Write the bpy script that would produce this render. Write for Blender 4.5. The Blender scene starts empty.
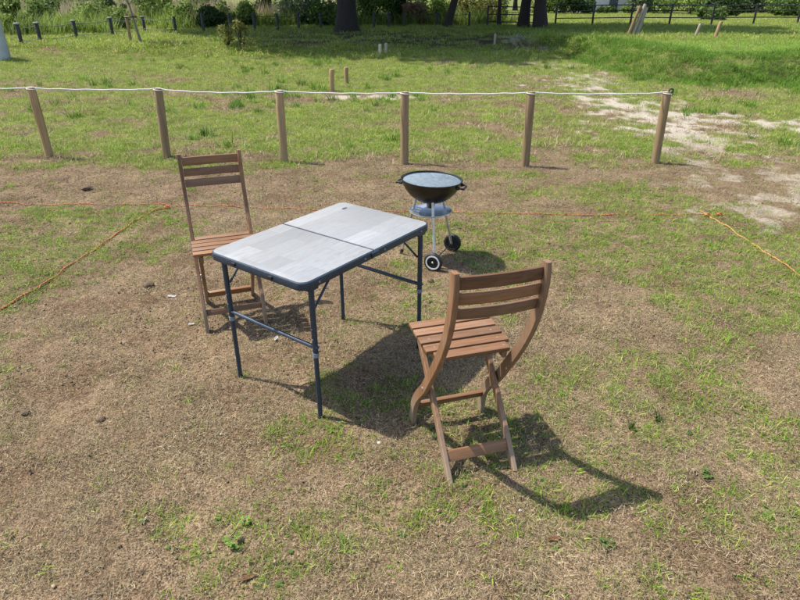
import bpy, bmesh, math, random
import numpy as np
from mathutils import Vector, Matrix

# ------------------------------------------------------------------ camera, sky, sun, exposure
scene = bpy.context.scene
C = scene.collection
cam_d = bpy.data.cameras.new('camera'); cam = bpy.data.objects.new('camera', cam_d); C.objects.link(cam)
cam_d.sensor_width = 36.0; cam_d.lens = 36.0 * 596 / 800
cam_d.clip_start = .05; cam_d.clip_end = 3000
cam.location = (0, 0, 1.707); cam.rotation_euler = (math.radians(90 - 27), 0, 0)
scene.camera = cam

SUN = Vector((-.50, .14, .91)).normalized()          # towards the sun
world = bpy.data.worlds.new('World'); scene.world = world; world.use_nodes = True
wn = world.node_tree; wn.nodes.clear()
sky = wn.nodes.new('ShaderNodeTexSky'); sky.sky_type = 'NISHITA'; sky.sun_disc = False
sky.sun_elevation = math.asin(SUN.z); sky.sun_rotation = math.atan2(SUN.x, SUN.y)
sky.air_density = 1.0; sky.dust_density = 1.5; sky.ozone_density = 1.0
bg = wn.nodes.new('ShaderNodeBackground'); bg.inputs['Strength'].default_value = .15
wo = wn.nodes.new('ShaderNodeOutputWorld')
wn.links.new(sky.outputs[0], bg.inputs[0]); wn.links.new(bg.outputs[0], wo.inputs[0])
sl = bpy.data.lights.new('sun', 'SUN'); sl.energy = 4.2; sl.angle = math.radians(.55); sl.color = (1, .955, .875)
so = bpy.data.objects.new('sun', sl); C.objects.link(so)
so.rotation_euler = SUN.to_track_quat('Z', 'Y').to_euler()
scene.view_settings.view_transform = 'Standard'; scene.view_settings.look = 'None'
scene.view_settings.exposure = 0.72; scene.view_settings.gamma = 1.0
scene.render.engine = 'CYCLES'
scene.cycles.max_bounces = 6; scene.cycles.diffuse_bounces = 3; scene.cycles.glossy_bounces = 3; scene.cycles.transmission_bounces = 3; scene.cycles.transparent_max_bounces = 4

random.seed(7); RNG = np.random.default_rng(11)

# ------------------------------------------------------------------ noise and terrain
def _hash(ix, iy, seed):
    n = (ix * 374761393 + iy * 668265263 + seed * 974711) & 0xffffffff
    n = ((n ^ (n >> 13)) * 1274126177) & 0xffffffff
    n = n ^ (n >> 16)
    return (n & 0xffff) / 65535.0
def vnoise(x, y, seed=0):
    x = np.asarray(x, float); y = np.asarray(y, float)
    ix = np.floor(x).astype(np.int64); iy = np.floor(y).astype(np.int64)
    fx = x - ix; fy = y - iy; fx = fx * fx * (3 - 2 * fx); fy = fy * fy * (3 - 2 * fy)
    a = _hash(ix, iy, seed); b = _hash(ix + 1, iy, seed); c = _hash(ix, iy + 1, seed); d = _hash(ix + 1, iy + 1, seed)
    return (a * (1 - fx) + b * fx) * (1 - fy) + (c * (1 - fx) + d * fx) * fy
def fbm(x, y, size, octv=4, seed=0):
    v = 0; a = .5; t = 0
    for o in range(octv):
        v = v + a * vnoise(np.asarray(x) / size + 17.3 * o, np.asarray(y) / size - 9.1 * o, seed + o); t += a
        a *= .5; size *= .5
    return v / t
def sstep(a, b, v):
    t = np.clip((np.asarray(v, float) - a) / (b - a), 0, 1); return t * t * (3 - 2 * t)

BANK = np.array([(-60, 14), (-14, 15.5), (-8, 18.5), (-2, 20.5), (3, 22), (4.7, 22.2), (5.2, 19.5), (5.3, 17.2), (5.7, 14.4),
                 (6.8, 13.2), (9.3, 13.9), (15, 15.2), (60, 20)], float)
def seg_dist(x, y, P):
    d = np.full(np.shape(x), 1e9)
    for (ax, ay), (bx, by) in zip(P[:-1], P[1:]):
        vx, vy = bx - ax, by - ay
        t = np.clip(((x - ax) * vx + (y - ay) * vy) / (vx * vx + vy * vy), 0, 1)
        d = np.minimum(d, np.hypot(x - ax - t * vx, y - ay - t * vy))
    return d
def bank_sd(x, y):
    d = seg_dist(x, y, BANK)
    return np.where(y > np.interp(x, BANK[:, 0], BANK[:, 1]), d, -d)
def height(x, y):
    x = np.asarray(x, float); y = np.asarray(y, float)
    sd = bank_sd(x, y)
    w = 3.0 - 1.9 * sstep(3, 6, x)
    top = .30 + .20 * sstep(3.5, 6.5, x) * (1 - sstep(18, 30, y))
    h = top * sstep(0, 1, sd / w)
    amp = .010 + .05 * sstep(6.5, 12, y)
    h = h + amp * (fbm(x, y, 1.6, 3, 5) - .5) * 2
    near = 1 - sstep(9, 14, y)
    h = h + near * (.030 * (fbm(x, y, .32, 3, 9) - .5) + .020 * (fbm(x, y, .09, 2, 31) - .5))
    return h
def H(x, y): return float(height(np.array([x]), np.array([y]))[0])

PATH = np.array([(4.9, 25.5), (4.5, 23), (4.45, 19.9), (4.35, 16), (4.1, 13.5), (4.0, 10.9), (4.0, 9.2), (3.9, 7.6), (4.0, 5.9), (4.6, 4.6)], float)
PATH2 = np.array([(4.1, 10.4), (5.2, 9.6), (6.6, 8.9)], float)
PATH3 = np.array([(-1.1, 12.0), (.3, 11.9)], float)
def sand_mask(x, y):
    n = fbm(x, y, .9, 4, 71); n2 = fbm(x, y, .22, 3, 77)
    d = np.minimum(seg_dist(x, y, PATH) / (1.0 + .15 * sstep(12, 20, y)), seg_dist(x, y, PATH2) / .6)
    d = np.minimum(d, seg_dist(x, y, PATH3) / .3)
    v = .68 - d + (n - .5) * 2.0 + (n2 - .5) * 4.2
    return sstep(.15, .8, v) * (.85 - .25 * sstep(12, 17, y)) * (.6 + .4 * sstep(7, 9, y))
def blob(x, y, cx, cy, rx, ry):
    return np.exp(-(((x - cx) / rx) ** 2 + ((y - cy) / ry) ** 2))
PATCH = [(-2.9, 4.2, .7, .35, .75), (-2.45, 3.7, .5, .3, .55), (-2.2, 4.7, .5, .25, .5), (-1.55, 4.1, .5, .5, .3), (-2.8, 5.0, .6, .3, .45),
         (-2.2, 6.6, .8, .25, .3), (.6, 4.3, .5, .5, .4), (.3, 3.5, .35, .25, .25), (1.6, 5.7, .8, .3, .55), (-.3, 6.2, 1., .25, .4), (1.0, 6.3, .5, .3, .5), (.5, 5.5, .5, .2, .4),
         (1.9, 4.2, .9, .7, .45), (2.5, 4.7, .9, .7, .5), (1.9, 3.3, .6, .5, .42), (2.4, 3.3, .5, .5, .5), (1.25, 2.55, .4, .25, .6), (.95, 2.42, .3, .14, .5), (1.05, 2.05, .3, .2, .45),
         (1.65, 2.0, .25, .25, .65), (1.35, 1.6, .3, .15, .38), (1.5, 2.5, .4, .3, .5), (-.6, 1.47, .22, .12, .5), (-.75, 1.55, .2, .12, .35), (-1.1, 1.6, .25, .1, .35), (-1.25, 1.42, .3, .12, .42),
         (-.42, 1.95, .12, .12, .35), (0, 1.6, .4, .18, .32), (.42, 1.6, .2, .14, .35), (-.55, 2.05, .12, .12, .3), (-.7, 2.5, .15, .15, .15), (0.15, 2.25, .5, .3, .3), (.4, 2.05, .3, .2, .35), (2.2, 5.6, .7, .4, .5), (2.9, 4.1, .6, .6, .45)]
BARE = [(-3.4, 6.0, 1.6, .55, .35), (-1.2, 5.9, 1.2, .5, .3), (-1.2, 3.0, .7, .5, .3), (2.2, 5.5, .25, .3, .3), (0.2, 5.7, .8, .2, .2)]
def LITTER_SHADE(x, y): return sstep(21.5, 23.5, y + (fbm(x, y, 2, 3, 45) - .5) * 3) * (1 - sstep(28.5, 30.5, y)) * sstep(-8, -5, x) * (1 - sstep(4.5, 7, x))  # band of leaf litter under the trees, with crown shade painted in
def green_mask(x, y):
    x = np.asarray(x, float); y = np.asarray(y, float)
    edge = y + (fbm(x, y, .8, 4, 41) - .5) * 2.2
    base = .20 + .44 * sstep(6.4, 7.5, edge)
    base = base + .14 * sstep(13, 17, y) + .14 * sstep(6, 9, x) * sstep(11, 13.5, y)
    for cx, cy, rx, ry, a in PATCH: base = base + 1.25 * a * blob(x, y, cx, cy, rx, ry)
    for cx, cy, rx, ry, a in BARE: base = base - a * blob(x, y, cx, cy, rx, ry)
    nf = fbm(x, y, .35, 4, 51); nm = fbm(x, y, 1.5, 3, 61)
    g = base + (nf - .5) * 1.3 + (nm - .5) * .85
    g = g - .55 * LITTER_SHADE(x, y)
    g = np.clip(g, 0, 1)
    return g * (1 - .75 * sand_mask(x, y))

# ------------------------------------------------------------------ material helpers
def newmat(name):
    m = bpy.data.materials.new(name); m.use_nodes = True
    nt = m.node_tree; b = nt.nodes['Principled BSDF']; return m, nt, b
def N(nt, t, **kw):
    n = nt.nodes.new(t)
    for k, v in kw.items():
        if k.startswith('i_'):
            key = k[2:]
            n.inputs[int(key) if key.isdigit() else key].default_value = v
        else: setattr(n, k, v)
    return n
def ramp(nt, fac, stops, interp='LINEAR'):
    r = nt.nodes.new('ShaderNodeValToRGB'); r.color_ramp.interpolation = interp
    e = r.color_ramp.elements
    while len(e) < len(stops): e.new(.5)
    for q, (p, c) in zip(e, stops): q.position = p; q.color = (*c, 1)
    nt.links.new(fac, r.inputs[0]); return r.outputs[0]
def mixc(nt, fac, a, b, mode='MIX'):
    m = nt.nodes.new('ShaderNodeMix'); m.data_type = 'RGBA'; m.blend_type = mode
    for s, v in ((m.inputs[0], fac), (m.inputs[6], a), (m.inputs[7], b)):
        if hasattr(v, 'is_output'): nt.links.new(v, s)
        elif isinstance(v, (tuple, list)): s.default_value = (*v, 1)
        else: s.default_value = v
    return m.outputs[2]
def bump(nt, b, h, strength, dist):
    n = nt.nodes.new('ShaderNodeBump'); n.inputs['Strength'].default_value = strength; n.inputs['Distance'].default_value = dist
    nt.links.new(h, n.inputs['Height']); nt.links.new(n.outputs[0], b.inputs['Normal']); return n
def noise(nt, vec, scale, detail=4, rough=.55, dist=0):
    n = nt.nodes.new('ShaderNodeTexNoise'); n.inputs['Scale'].default_value = scale; n.inputs['Detail'].default_value = detail
    n.inputs['Roughness'].default_value = rough; n.inputs['Distortion'].default_value = dist
    if vec is not None: nt.links.new(vec, n.inputs['Vector'])
    return n.outputs['Fac']

def wood_material(name, cols, axis, rough=.55, weather=None, scale=1.0):
    m, nt, b = newmat(name)
    tc = N(nt, 'ShaderNodeTexCoord'); oi = N(nt, 'ShaderNodeObjectInfo')
    off = N(nt, 'ShaderNodeVectorMath', operation='SCALE'); off.inputs[0].default_value = (13.1, 7.7, 9.3)
    nt.links.new(oi.outputs['Random'], off.inputs['Scale'])
    add = N(nt, 'ShaderNodeVectorMath', operation='ADD'); nt.links.new(tc.outputs['Object'], add.inputs[0]); nt.links.new(off.outputs[0], add.inputs[1])
    mp = N(nt, 'ShaderNodeMapping'); s = [28 * scale] * 3; s[axis] = 1.6 * scale; mp.inputs['Scale'].default_value = s
    nt.links.new(add.outputs[0], mp.inputs[0])
    g = noise(nt, mp.outputs[0], 2.2, 6, .6, .8)
    fine = noise(nt, mp.outputs[0], 9, 3, .6)
    col = ramp(nt, g, [(.25, cols[0]), (.5, cols[1]), (.75, cols[2])])
    col = mixc(nt, mixfac(nt, fine, .35), col, tuple(c * .62 for c in cols[1]))
    blot = noise(nt, add.outputs[0], 9, 4, .6)
    rr = N(nt, 'ShaderNodeMapRange'); rr.inputs[1].default_value = 0; rr.inputs[2].default_value = 1; rr.inputs[3].default_value = .68; rr.inputs[4].default_value = 1.38
    nt.links.new(oi.outputs['Random'], rr.inputs[0])
    comb = N(nt, 'ShaderNodeCombineColor')
    for k in range(3): nt.links.new(rr.outputs[0], comb.inputs[k])
    col = mixc(nt, 1.0, col, comb.outputs[0], 'MULTIPLY')
    if weather:
        fr_ = N(nt, 'ShaderNodeMath', operation='MULTIPLY'); nt.links.new(oi.outputs['Random'], fr_.inputs[0]); fr_.inputs[1].default_value = 7.31
        fq = N(nt, 'ShaderNodeMath', operation='FRACT'); nt.links.new(fr_.outputs[0], fq.inputs[0])
        col = mixc(nt, mixfac(nt, fq.outputs[0], .28), col, weather[0])
        wr = N(nt, 'ShaderNodeMapRange', interpolation_type='SMOOTHSTEP'); wr.inputs[1].default_value = .5; wr.inputs[2].default_value = .72
        nt.links.new(blot, wr.inputs[0])
        mm = N(nt, 'ShaderNodeMath', operation='MULTIPLY'); nt.links.new(wr.outputs[0], mm.inputs[0]); mm.inputs[1].default_value = weather[1]
        col = mixc(nt, mm.outputs[0], col, weather[0])
        if len(weather) > 2:    # bleached ends where the legs stand in the wet grass
            sx = N(nt, 'ShaderNodeSeparateXYZ'); nt.links.new(tc.outputs['Object'], sx.inputs[0])
            zr = N(nt, 'ShaderNodeMapRange', interpolation_type='SMOOTHSTEP'); zr.inputs[1].default_value = .26; zr.inputs[2].default_value = .02
            zr.inputs[3].default_value = 0; zr.inputs[4].default_value = weather[2]
            za = N(nt, 'ShaderNodeMath', operation='ADD'); nb = N(nt, 'ShaderNodeMath', operation='MULTIPLY_ADD'); nb.inputs[1].default_value = .2; nb.inputs[2].default_value = -.1
            nt.links.new(blot, nb.inputs[0]); nt.links.new(sx.outputs[2], za.inputs[0]); nt.links.new(nb.outputs[0], za.inputs[1]); nt.links.new(za.outputs[0], zr.inputs[0])
            col = mixc(nt, zr.outputs[0], col, weather[0])
    nt.links.new(col, b.inputs['Base Color']); b.inputs['Roughness'].default_value = rough
    bump(nt, b, g, .25, .003)
    return m
def mixfac(nt, v, k):
    n = N(nt, 'ShaderNodeMath', operation='MULTIPLY'); nt.links.new(v, n.inputs[0]); n.inputs[1].default_value = k; return n.outputs[0]
def plain(name, col, rough=.5, metal=0, var=.12, scale=30, bmp=0, coat=0):
    m, nt, b = newmat(name); tc = N(nt, 'ShaderNodeTexCoord')
    f = noise(nt, tc.outputs['Object'], scale, 5, .6)
    c = ramp(nt, f, [(.3, tuple(x * (1 - var * 1.6) for x in col)), (.7, tuple(min(1, x * (1 + var)) for x in col))])
    nt.links.new(c, b.inputs['Base Color']); b.inputs['Metallic'].default_value = metal
    rr = N(nt, 'ShaderNodeMapRange'); rr.inputs[3].default_value = max(.05, rough - .12); rr.inputs[4].default_value = min(1, rough + .15)
    nt.links.new(f, rr.inputs[0]); nt.links.new(rr.outputs[0], b.inputs['Roughness'])
    if coat: b.inputs['Coat Weight'].default_value = coat
    if bmp: bump(nt, b, f, bmp, .003)
    return m
def blade_material(name, trans=.3, rough=.6, var=.35):
    m, nt, b = newmat(name)
    at = N(nt, 'ShaderNodeAttribute', attribute_name='Col'); oi = N(nt, 'ShaderNodeObjectInfo')
    rr = N(nt, 'ShaderNodeMapRange'); rr.inputs[3].default_value = 1 - var; rr.inputs[4].default_value = 1 + var
    nt.links.new(oi.outputs['Random'], rr.inputs[0])
    cc = N(nt, 'ShaderNodeCombineColor')
    for k in range(3): nt.links.new(rr.outputs[0], cc.inputs[k])
    col = mixc(nt, 1.0, at.outputs['Color'], cc.outputs[0], 'MULTIPLY')
    nt.links.new(col, b.inputs['Base Color']); b.inputs['Roughness'].default_value = rough; b.inputs['Specular IOR Level'].default_value = .3
    tr = N(nt, 'ShaderNodeBsdfTranslucent'); nt.links.new(col, tr.inputs[0])
    mx = N(nt, 'ShaderNodeMixShader'); mx.inputs[0].default_value = trans
    nt.links.new(b.outputs[0], mx.inputs[1]); nt.links.new(tr.outputs[0], mx.inputs[2])
    nt.links.new(mx.outputs[0], nt.nodes['Material Output'].inputs[0])
    return m

M = {}
TEAK = [(.085, .036, .014), (.195, .090, .036), (.295, .15, .066)]
M['wood_x'] = wood_material('teak_stained_slat', TEAK, 0, .5, ((.29, .20, .135), .25))
M['wood_z'] = wood_material('teak_stained_frame', TEAK, 2, .5, ((.31, .235, .165), .25, .7))
M['stake'] = wood_material('stake_wood', [(.15, .09, .036), (.32, .205, .09), (.44, .30, .14)], 2, .8, ((.30, .24, .16), .4), .55)
M['pale_stake'] = wood_material('pale_stake_wood', [(.36, .28, .19), (.48, .39, .28), (.58, .49, .37)], 2, .8)
M['bark'] = wood_material('bark', [(.016, .012, .010), (.032, .025, .020), (.055, .045, .036)], 2, .9, None, .3)
M['bark_pale'] = wood_material('bark_pale', [(.22, .19, .15), (.32, .28, .23), (.4, .36, .3)], 2, .85)
M['navy'] = plain('navy_painted_aluminium', (.040, .058, .085), .36, .3, .12, 60)
M['grey_ring'] = plain('grey_plastic', (.22, .24, .26), .45)
M['steel'] = plain('galvanised_steel', (.62, .64, .66), .35, .9, .1, 25)
M['leg_metal'] = plain('brushed_leg_tube', (.6, .6, .6), .4, .8, .15, 25)
M['ash'] = plain('ash_pan_aluminium', (.55, .57, .60), .35, .85, .15, 14)
M['enamel'] = plain('black_enamel', (.007, .007, .008), .36, 0, .2, 20, 0, .1)
M['black'] = plain('black_plastic', (.016, .016, .017), .5, 0, .2, 40)
M['white_plastic'] = plain('white_plastic', (.72, .72, .70), .45, 0, .06, 20)
M['grate'] = plain('chromed_wire', (.15, .19, .225), .42, .85, .12, 30)
M['rope_white'] = plain('white_rope_fibre', (.74, .74, .72), .8, 0, .1, 200, .3)
M['rope_orange'] = plain('orange_rope_fibre', (.50, .16, .05), .75, 0, .25, 60, .3)
M['rope_yellow'] = plain('yellow_rope_fibre', (.50, .25, .07), .75, 0, .2, 60, .3)
M['fence_dark'] = plain('dark_brown_rail_paint', (.035, .028, .024), .6, 0, .2, 10)
M['post_grey'] = plain('weathered_post', (.055, .052, .05), .8, 0, .3, 12, .3)
M['post_cap'] = plain('pale_cap', (.16, .165, .165), .7, 0, .1, 12)
M['concrete'] = plain('pole_concrete', (.42, .44, .45), .75, 0, .1, 6, .2)
M['house_wall'] = plain('cream_render', (.78, .74, .70), .8, 0, .06, 3)
M['house_wall_b'] = plain('blue_grey_siding', (.60, .64, .72), .8, 0, .06, 3)
M['roof'] = plain('slate_roof', (.10, .11, .13), .7, 0, .2, 6)
M['glass'] = plain('window_glass', (.03, .035, .04), .08)
M['frame_white'] = plain('window_frame_white', (.75, .75, .74), .5)
M['stone'] = plain('pale_stone', (.52, .50, .46), .8, 0, .15, 40, .4)
M['paper'] = plain('paper_litter', (.72, .71, .68), .7, 0, .08, 30)
M['clod'] = plain('soil_clod', (.12, .078, .046), .95, 0, .3, 60, .6)
M['dead_leaf'] = plain('dead_leaf', (.30, .15, .06), .7, 0, .3, 40)
M['mark'] = plain('dark_print', (.06, .065, .075), .5)
M['dry'] = blade_material('dry_straw', .15, .85, .3)
M['grass'] = blade_material('grass_blade', .42, .6, .3)
M['leaf'] = blade_material('leaf', .35, .7, .2)

def ground_material():
    m, nt, b = newmat('meadow_soil')
    geo = N(nt, 'ShaderNodeNewGeometry'); P = geo.outputs['Position']
    g = N(nt, 'ShaderNodeAttribute', attribute_name='green').outputs['Fac']
    s = N(nt, 'ShaderNodeAttribute', attribute_name='sand').outputs['Fac']
    n1 = noise(nt, P, 2.3, 3, .6); n2 = noise(nt, P, 30, 4, .7, .4); n3 = noise(nt, P, 140, 2, .7)
    soil = ramp(nt, n2, [(.35, (.050, .034, .021)), (.48, (.165, .115, .070)), (.66, (.33, .245, .155))])
    soil = mixc(nt, .55, soil, ramp(nt, n3, [(.38, (.035, .024, .015)), (.5, (.18, .128, .078)), (.62, (.42, .325, .21))]))
    tint = ramp(nt, n1, [(.32, (.66, .58, .52)), (.5, (.95, .9, .86)), (.68, (1.2, 1.17, 1.1))])
    soil = mixc(nt, 1.0, soil, tint, 'MULTIPLY')
    li = N(nt, 'ShaderNodeAttribute', attribute_name='litter_shade').outputs['Fac']
    soil = mixc(nt, li, soil, ramp(nt, n2, [(.3, (.035, .027, .018)), (.7, (.10, .078, .05))]))  # dark humus colour, also deepening the tree shade on the ground
    gr = ramp(nt, n2, [(.3, (.045, .062, .015)), (.5, (.13, .165, .036)), (.72, (.28, .28, .09))])
    ng = N(nt, 'ShaderNodeMath', operation='MULTIPLY_ADD'); nt.links.new(n2, ng.inputs[0]); ng.inputs[1].default_value = .5; ng.inputs[2].default_value = -.25
    ga = N(nt, 'ShaderNodeMath', operation='ADD'); nt.links.new(g, ga.inputs[0]); nt.links.new(ng.outputs[0], ga.inputs[1])
    gm = N(nt, 'ShaderNodeMapRange', interpolation_type='SMOOTHSTEP'); gm.inputs[1].default_value = .3; gm.inputs[2].default_value = .8; gm.inputs[4].default_value = .85
    nt.links.new(ga.outputs[0], gm.inputs[0])
    col = mixc(nt, gm.outputs[0], soil, gr)
    sc = ramp(nt, n2, [(.3, (.33, .28, .205)), (.6, (.53, .475, .385))])
    col = mixc(nt, s, col, sc)
    nt.links.new(col, b.inputs['Base Color']); b.inputs['Roughness'].default_value = .95; b.inputs['Specular IOR Level'].default_value = .1
    ad = N(nt, 'ShaderNodeMath', operation='ADD'); nt.links.new(n2, ad.inputs[0]); nt.links.new(mixfac(nt, n3, .5), ad.inputs[1])
    bump(nt, b, ad.outputs[0], .9, .02)
    return m
M['ground'] = ground_material()

def tabletop_material():
    m, nt, b = newmat('grey_wood_print')
    tc = N(nt, 'ShaderNodeTexCoord'); O = tc.outputs['Object']
    br = N(nt, 'ShaderNodeTexBrick'); br.offset = .37; br.inputs['Scale'].default_value = 1
    br.inputs['Brick Width'].default_value = .30; br.inputs['Row Height'].default_value = .098; br.inputs['Mortar Size'].default_value = .0008
    br.inputs['Color1'].default_value = (.235, .245, .25, 1); br.inputs['Color2'].default_value = (.345, .355, .355, 1); br.inputs['Mortar'].default_value = (.20, .20, .20, 1)
    nt.links.new(O, br.inputs['Vector'])
    mp = N(nt, 'ShaderNodeMapping'); mp.inputs['Scale'].default_value = (5, 20, 20); nt.links.new(O, mp.inputs[0])
    g = noise(nt, mp.outputs[0], 2.5, 6, .65, .6)
    col = mixc(nt, mixfac(nt, ramp(nt, g, [(.42, (0, 0, 0)), (.72, (1, 1, 1))]), .6), br.outputs[0], (.225, .185, .145))
    w = noise(nt, O, 9, 5, .65); col = mixc(nt, mixfac(nt, w, .3), col, (.37, .385, .395))
    nt.links.new(col, b.inputs['Base Color'])
    rr = N(nt, 'ShaderNodeMapRange'); rr.inputs[3].default_value = .28; rr.inputs[4].default_value = .5; nt.links.new(g, rr.inputs[0]); nt.links.new(rr.outputs[0], b.inputs['Roughness'])
    return m
M['tabletop'] = tabletop_material()

# ------------------------------------------------------------------ object helpers
def tag(o, label=None, cat=None, group=None, kind=None):
    if label: o['label'] = label
    if cat: o['category'] = cat
    if group: o['group'] = group
    if kind: o['kind'] = kind
    return o
def empty(name, loc=(0, 0, 0), rz=0):
    o = bpy.data.objects.new(name, None); o.empty_display_size = .1; C.objects.link(o)
    o.location = loc; o.rotation_euler = (0, 0, rz); return o
def meshobj(name, me, mat=None, parent=None):
    o = bpy.data.objects.new(name, me); C.objects.link(o)
    if mat is not None and not me.materials: me.materials.append(M[mat] if isinstance(mat, str) else mat)
    if parent: o.parent = parent
    return o
def smooth(me, ang=40):
    me.polygons.foreach_set('use_smooth', [True] * len(me.polygons))
    try: me.set_sharp_from_angle(angle=math.radians(ang))
    except Exception: pass
def bm_mesh(bm, name, ang=40):
    me = bpy.data.meshes.new(name); bmesh.ops.recalc_face_normals(bm, faces=bm.faces); bm.to_mesh(me); bm.free(); smooth(me, ang); return me
def add_box(bm, c, s, rot=None, bev=0):
    t = bmesh.new(); bmesh.ops.create_cube(t, size=1)
    for v in t.verts: v.co = Vector((v.co.x * s[0], v.co.y * s[1], v.co.z * s[2]))
    if bev: bmesh.ops.bevel(t, geom=list(t.edges), offset=bev, segments=2, affect='EDGES', profile=.6)
    mt = Matrix.Translation(c) @ (rot.to_matrix().to_4x4() if rot is not None else Matrix())
    bmesh.ops.transform(t, matrix=mt, verts=t.verts)
    me = bpy.data.meshes.new('tmp'); t.to_mesh(me); t.free(); bm.from_mesh(me); bpy.data.meshes.remove(me)
def frames(pts):
    pts = [Vector(p) for p in pts]; out = []
    up = None
    for i, p in enumerate(pts):
        d = (pts[min(i + 1, len(pts) - 1)] - pts[max(i - 1, 0)]).normalized()
        if up is None: up = d.orthogonal().normalized()
        up = (up - d * up.dot(d)).normalized(); out.append((p, d, up, d.cross(up)))
    return out
def add_tube(bm, pts, rad, n=10, cap=True):
    if not hasattr(rad, '__len__'): rad = [rad] * len(pts)
    rings = []
    for (p, d, u, v), r in zip(frames(pts), rad):
        rings.append([bm.verts.new(p + (u * math.cos(2 * math.pi * k / n) + v * math.sin(2 * math.pi * k / n)) * r) for k in range(n)])
    for a, b in zip(rings[:-1], rings[1:]):
        for k in range(n): bm.faces.new((a[k], a[(k + 1) % n], b[(k + 1) % n], b[k]))
    if cap: bm.faces.new(rings[0][::-1]); bm.faces.new(rings[-1])
def add_lathe(bm, prof, n=32, c=(0, 0, 0), mat=None):
    rings = []
    for r, z in prof:
        if r < 1e-6: rings.append([bm.verts.new(tf(mat, c, (0, 0, z)))])
        else: rings.append([bm.verts.new(tf(mat, c, (r * math.cos(2 * math.pi * k / n), r * math.sin(2 * math.pi * k / n), z))) for k in range(n)])
    for a, b in zip(rings[:-1], rings[1:]):
        for k in range(n):
            q = [a[k % len(a)], a[(k + 1) % len(a)], b[(k + 1) % len(b)], b[k % len(b)]]
            u = []
            for v in q:
                if v not in u: u.append(v)
            if len(u) > 2: bm.faces.new(u)
def tf(mat, c, p):
    v = Vector(p)
    if mat is not None: v = mat @ v
    return v + Vector(c)
def tube_obj(name, pts, rad, mat, parent=None, n=10, ang=40):
    bm = bmesh.new(); add_tube(bm, pts, rad, n); return meshobj(name, bm_mesh(bm, name, ang), mat, parent)
def box_obj(name, c, s, mat, parent=None, rot=None, bev=.003):
    bm = bmesh.new(); add_box(bm, (0, 0, 0), s, None, bev)
    o = meshobj(name, bm_mesh(bm, name, 30), mat, parent); o.location = c
    if rot is not None: o.rotation_euler = rot
    return o
def spline(P, n=6):
    P = [np.array(p, float) for p in P]; out = []
    Q = [2 * P[0] - P[1]] + P + [2 * P[-1] - P[-2]]
    for i in range(1, len(Q) - 2):
        p0, p1, p2, p3 = Q[i - 1:i + 3]
        for k in range(n):
            t = k / n
            out.append(.5 * (2 * p1 + (p2 - p0) * t + (2 * p0 - 5 * p1 + 4 * p2 - p3) * t * t + (3 * p1 - p0 - 3 * p2 + p3) * t ** 3))
    out.append(P[-1]); return out
def copy_tree(o, parent=None):
    c = o.copy(); C.objects.link(c); c.parent = parent
    for ch in list(o.children): copy_tree(ch, c)
    return c
def np_mesh(name, verts, faces_flat, loop_tot, cols=None):
    me = bpy.data.meshes.new(name)
    nv = len(verts); nf = len(loop_tot)
    me.vertices.add(nv); me.vertices.foreach_set('co', np.asarray(verts, np.float32).ravel())
    me.loops.add(len(faces_flat)); me.loops.foreach_set('vertex_index', np.asarray(faces_flat, np.int32))
    me.polygons.add(nf)
    ls = np.concatenate([[0], np.cumsum(loop_tot)[:-1]]).astype(np.int32)
    me.polygons.foreach_set('loop_start', ls)
    try: me.polygons.foreach_set('loop_total', np.asarray(loop_tot, np.int32))
    except Exception: pass
    me.update(calc_edges=True); me.validate()
    if cols is not None:
        a = me.attributes.new('Col', 'FLOAT_COLOR', 'POINT')
        c4 = np.ones((nv, 4), np.float32); c4[:, :3] = cols; a.data.foreach_set('color', c4.ravel())
    return me

# ------------------------------------------------------------------ ground
def graded(lo_fine, hi_fine, step, lo, hi, grow=1.09):
    mid = list(np.arange(lo_fine, hi_fine + 1e-6, step)); s = step; v = mid[-1]; up = []
    while v < hi: s *= grow; v += s; up.append(v)
    s = step; v = mid[0]; dn = []
    while v > lo: s *= grow; v -= s; dn.append(v)
    return np.array(dn[::-1] + mid + up)
xs = graded(-4.2, 4.4, .026, -900, 900, 1.045); ys = graded(1.1, 6.2, .026, -40, 1500, 1.028)
X, Y = np.meshgrid(xs, ys); Z = height(X.ravel(), Y.ravel())
nx, ny = len(xs), len(ys)
idx = np.arange(nx * ny).reshape(ny, nx)
quads = np.stack([idx[:-1, :-1], idx[:-1, 1:], idx[1:, 1:], idx[1:, :-1]], -1).reshape(-1, 4)
gme = np_mesh('ground', np.stack([X.ravel(), Y.ravel(), Z], 1), quads.ravel(), np.full(len(quads), 4))
gme.polygons.foreach_set('use_smooth', [True] * len(gme.polygons))
for nm, fn in (('green', lambda x, y: green_mask(x, y) * (.3 + .7 * sstep(6, 8, y))), ('sand', sand_mask), ('litter_shade', LITTER_SHADE)):
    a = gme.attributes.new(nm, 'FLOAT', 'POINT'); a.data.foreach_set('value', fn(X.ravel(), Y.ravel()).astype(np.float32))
ground = meshobj('ground', gme, 'ground'); tag(ground, 'brown dry meadow ground with green patches and pale sandy path', 'ground', kind='structure')

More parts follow.
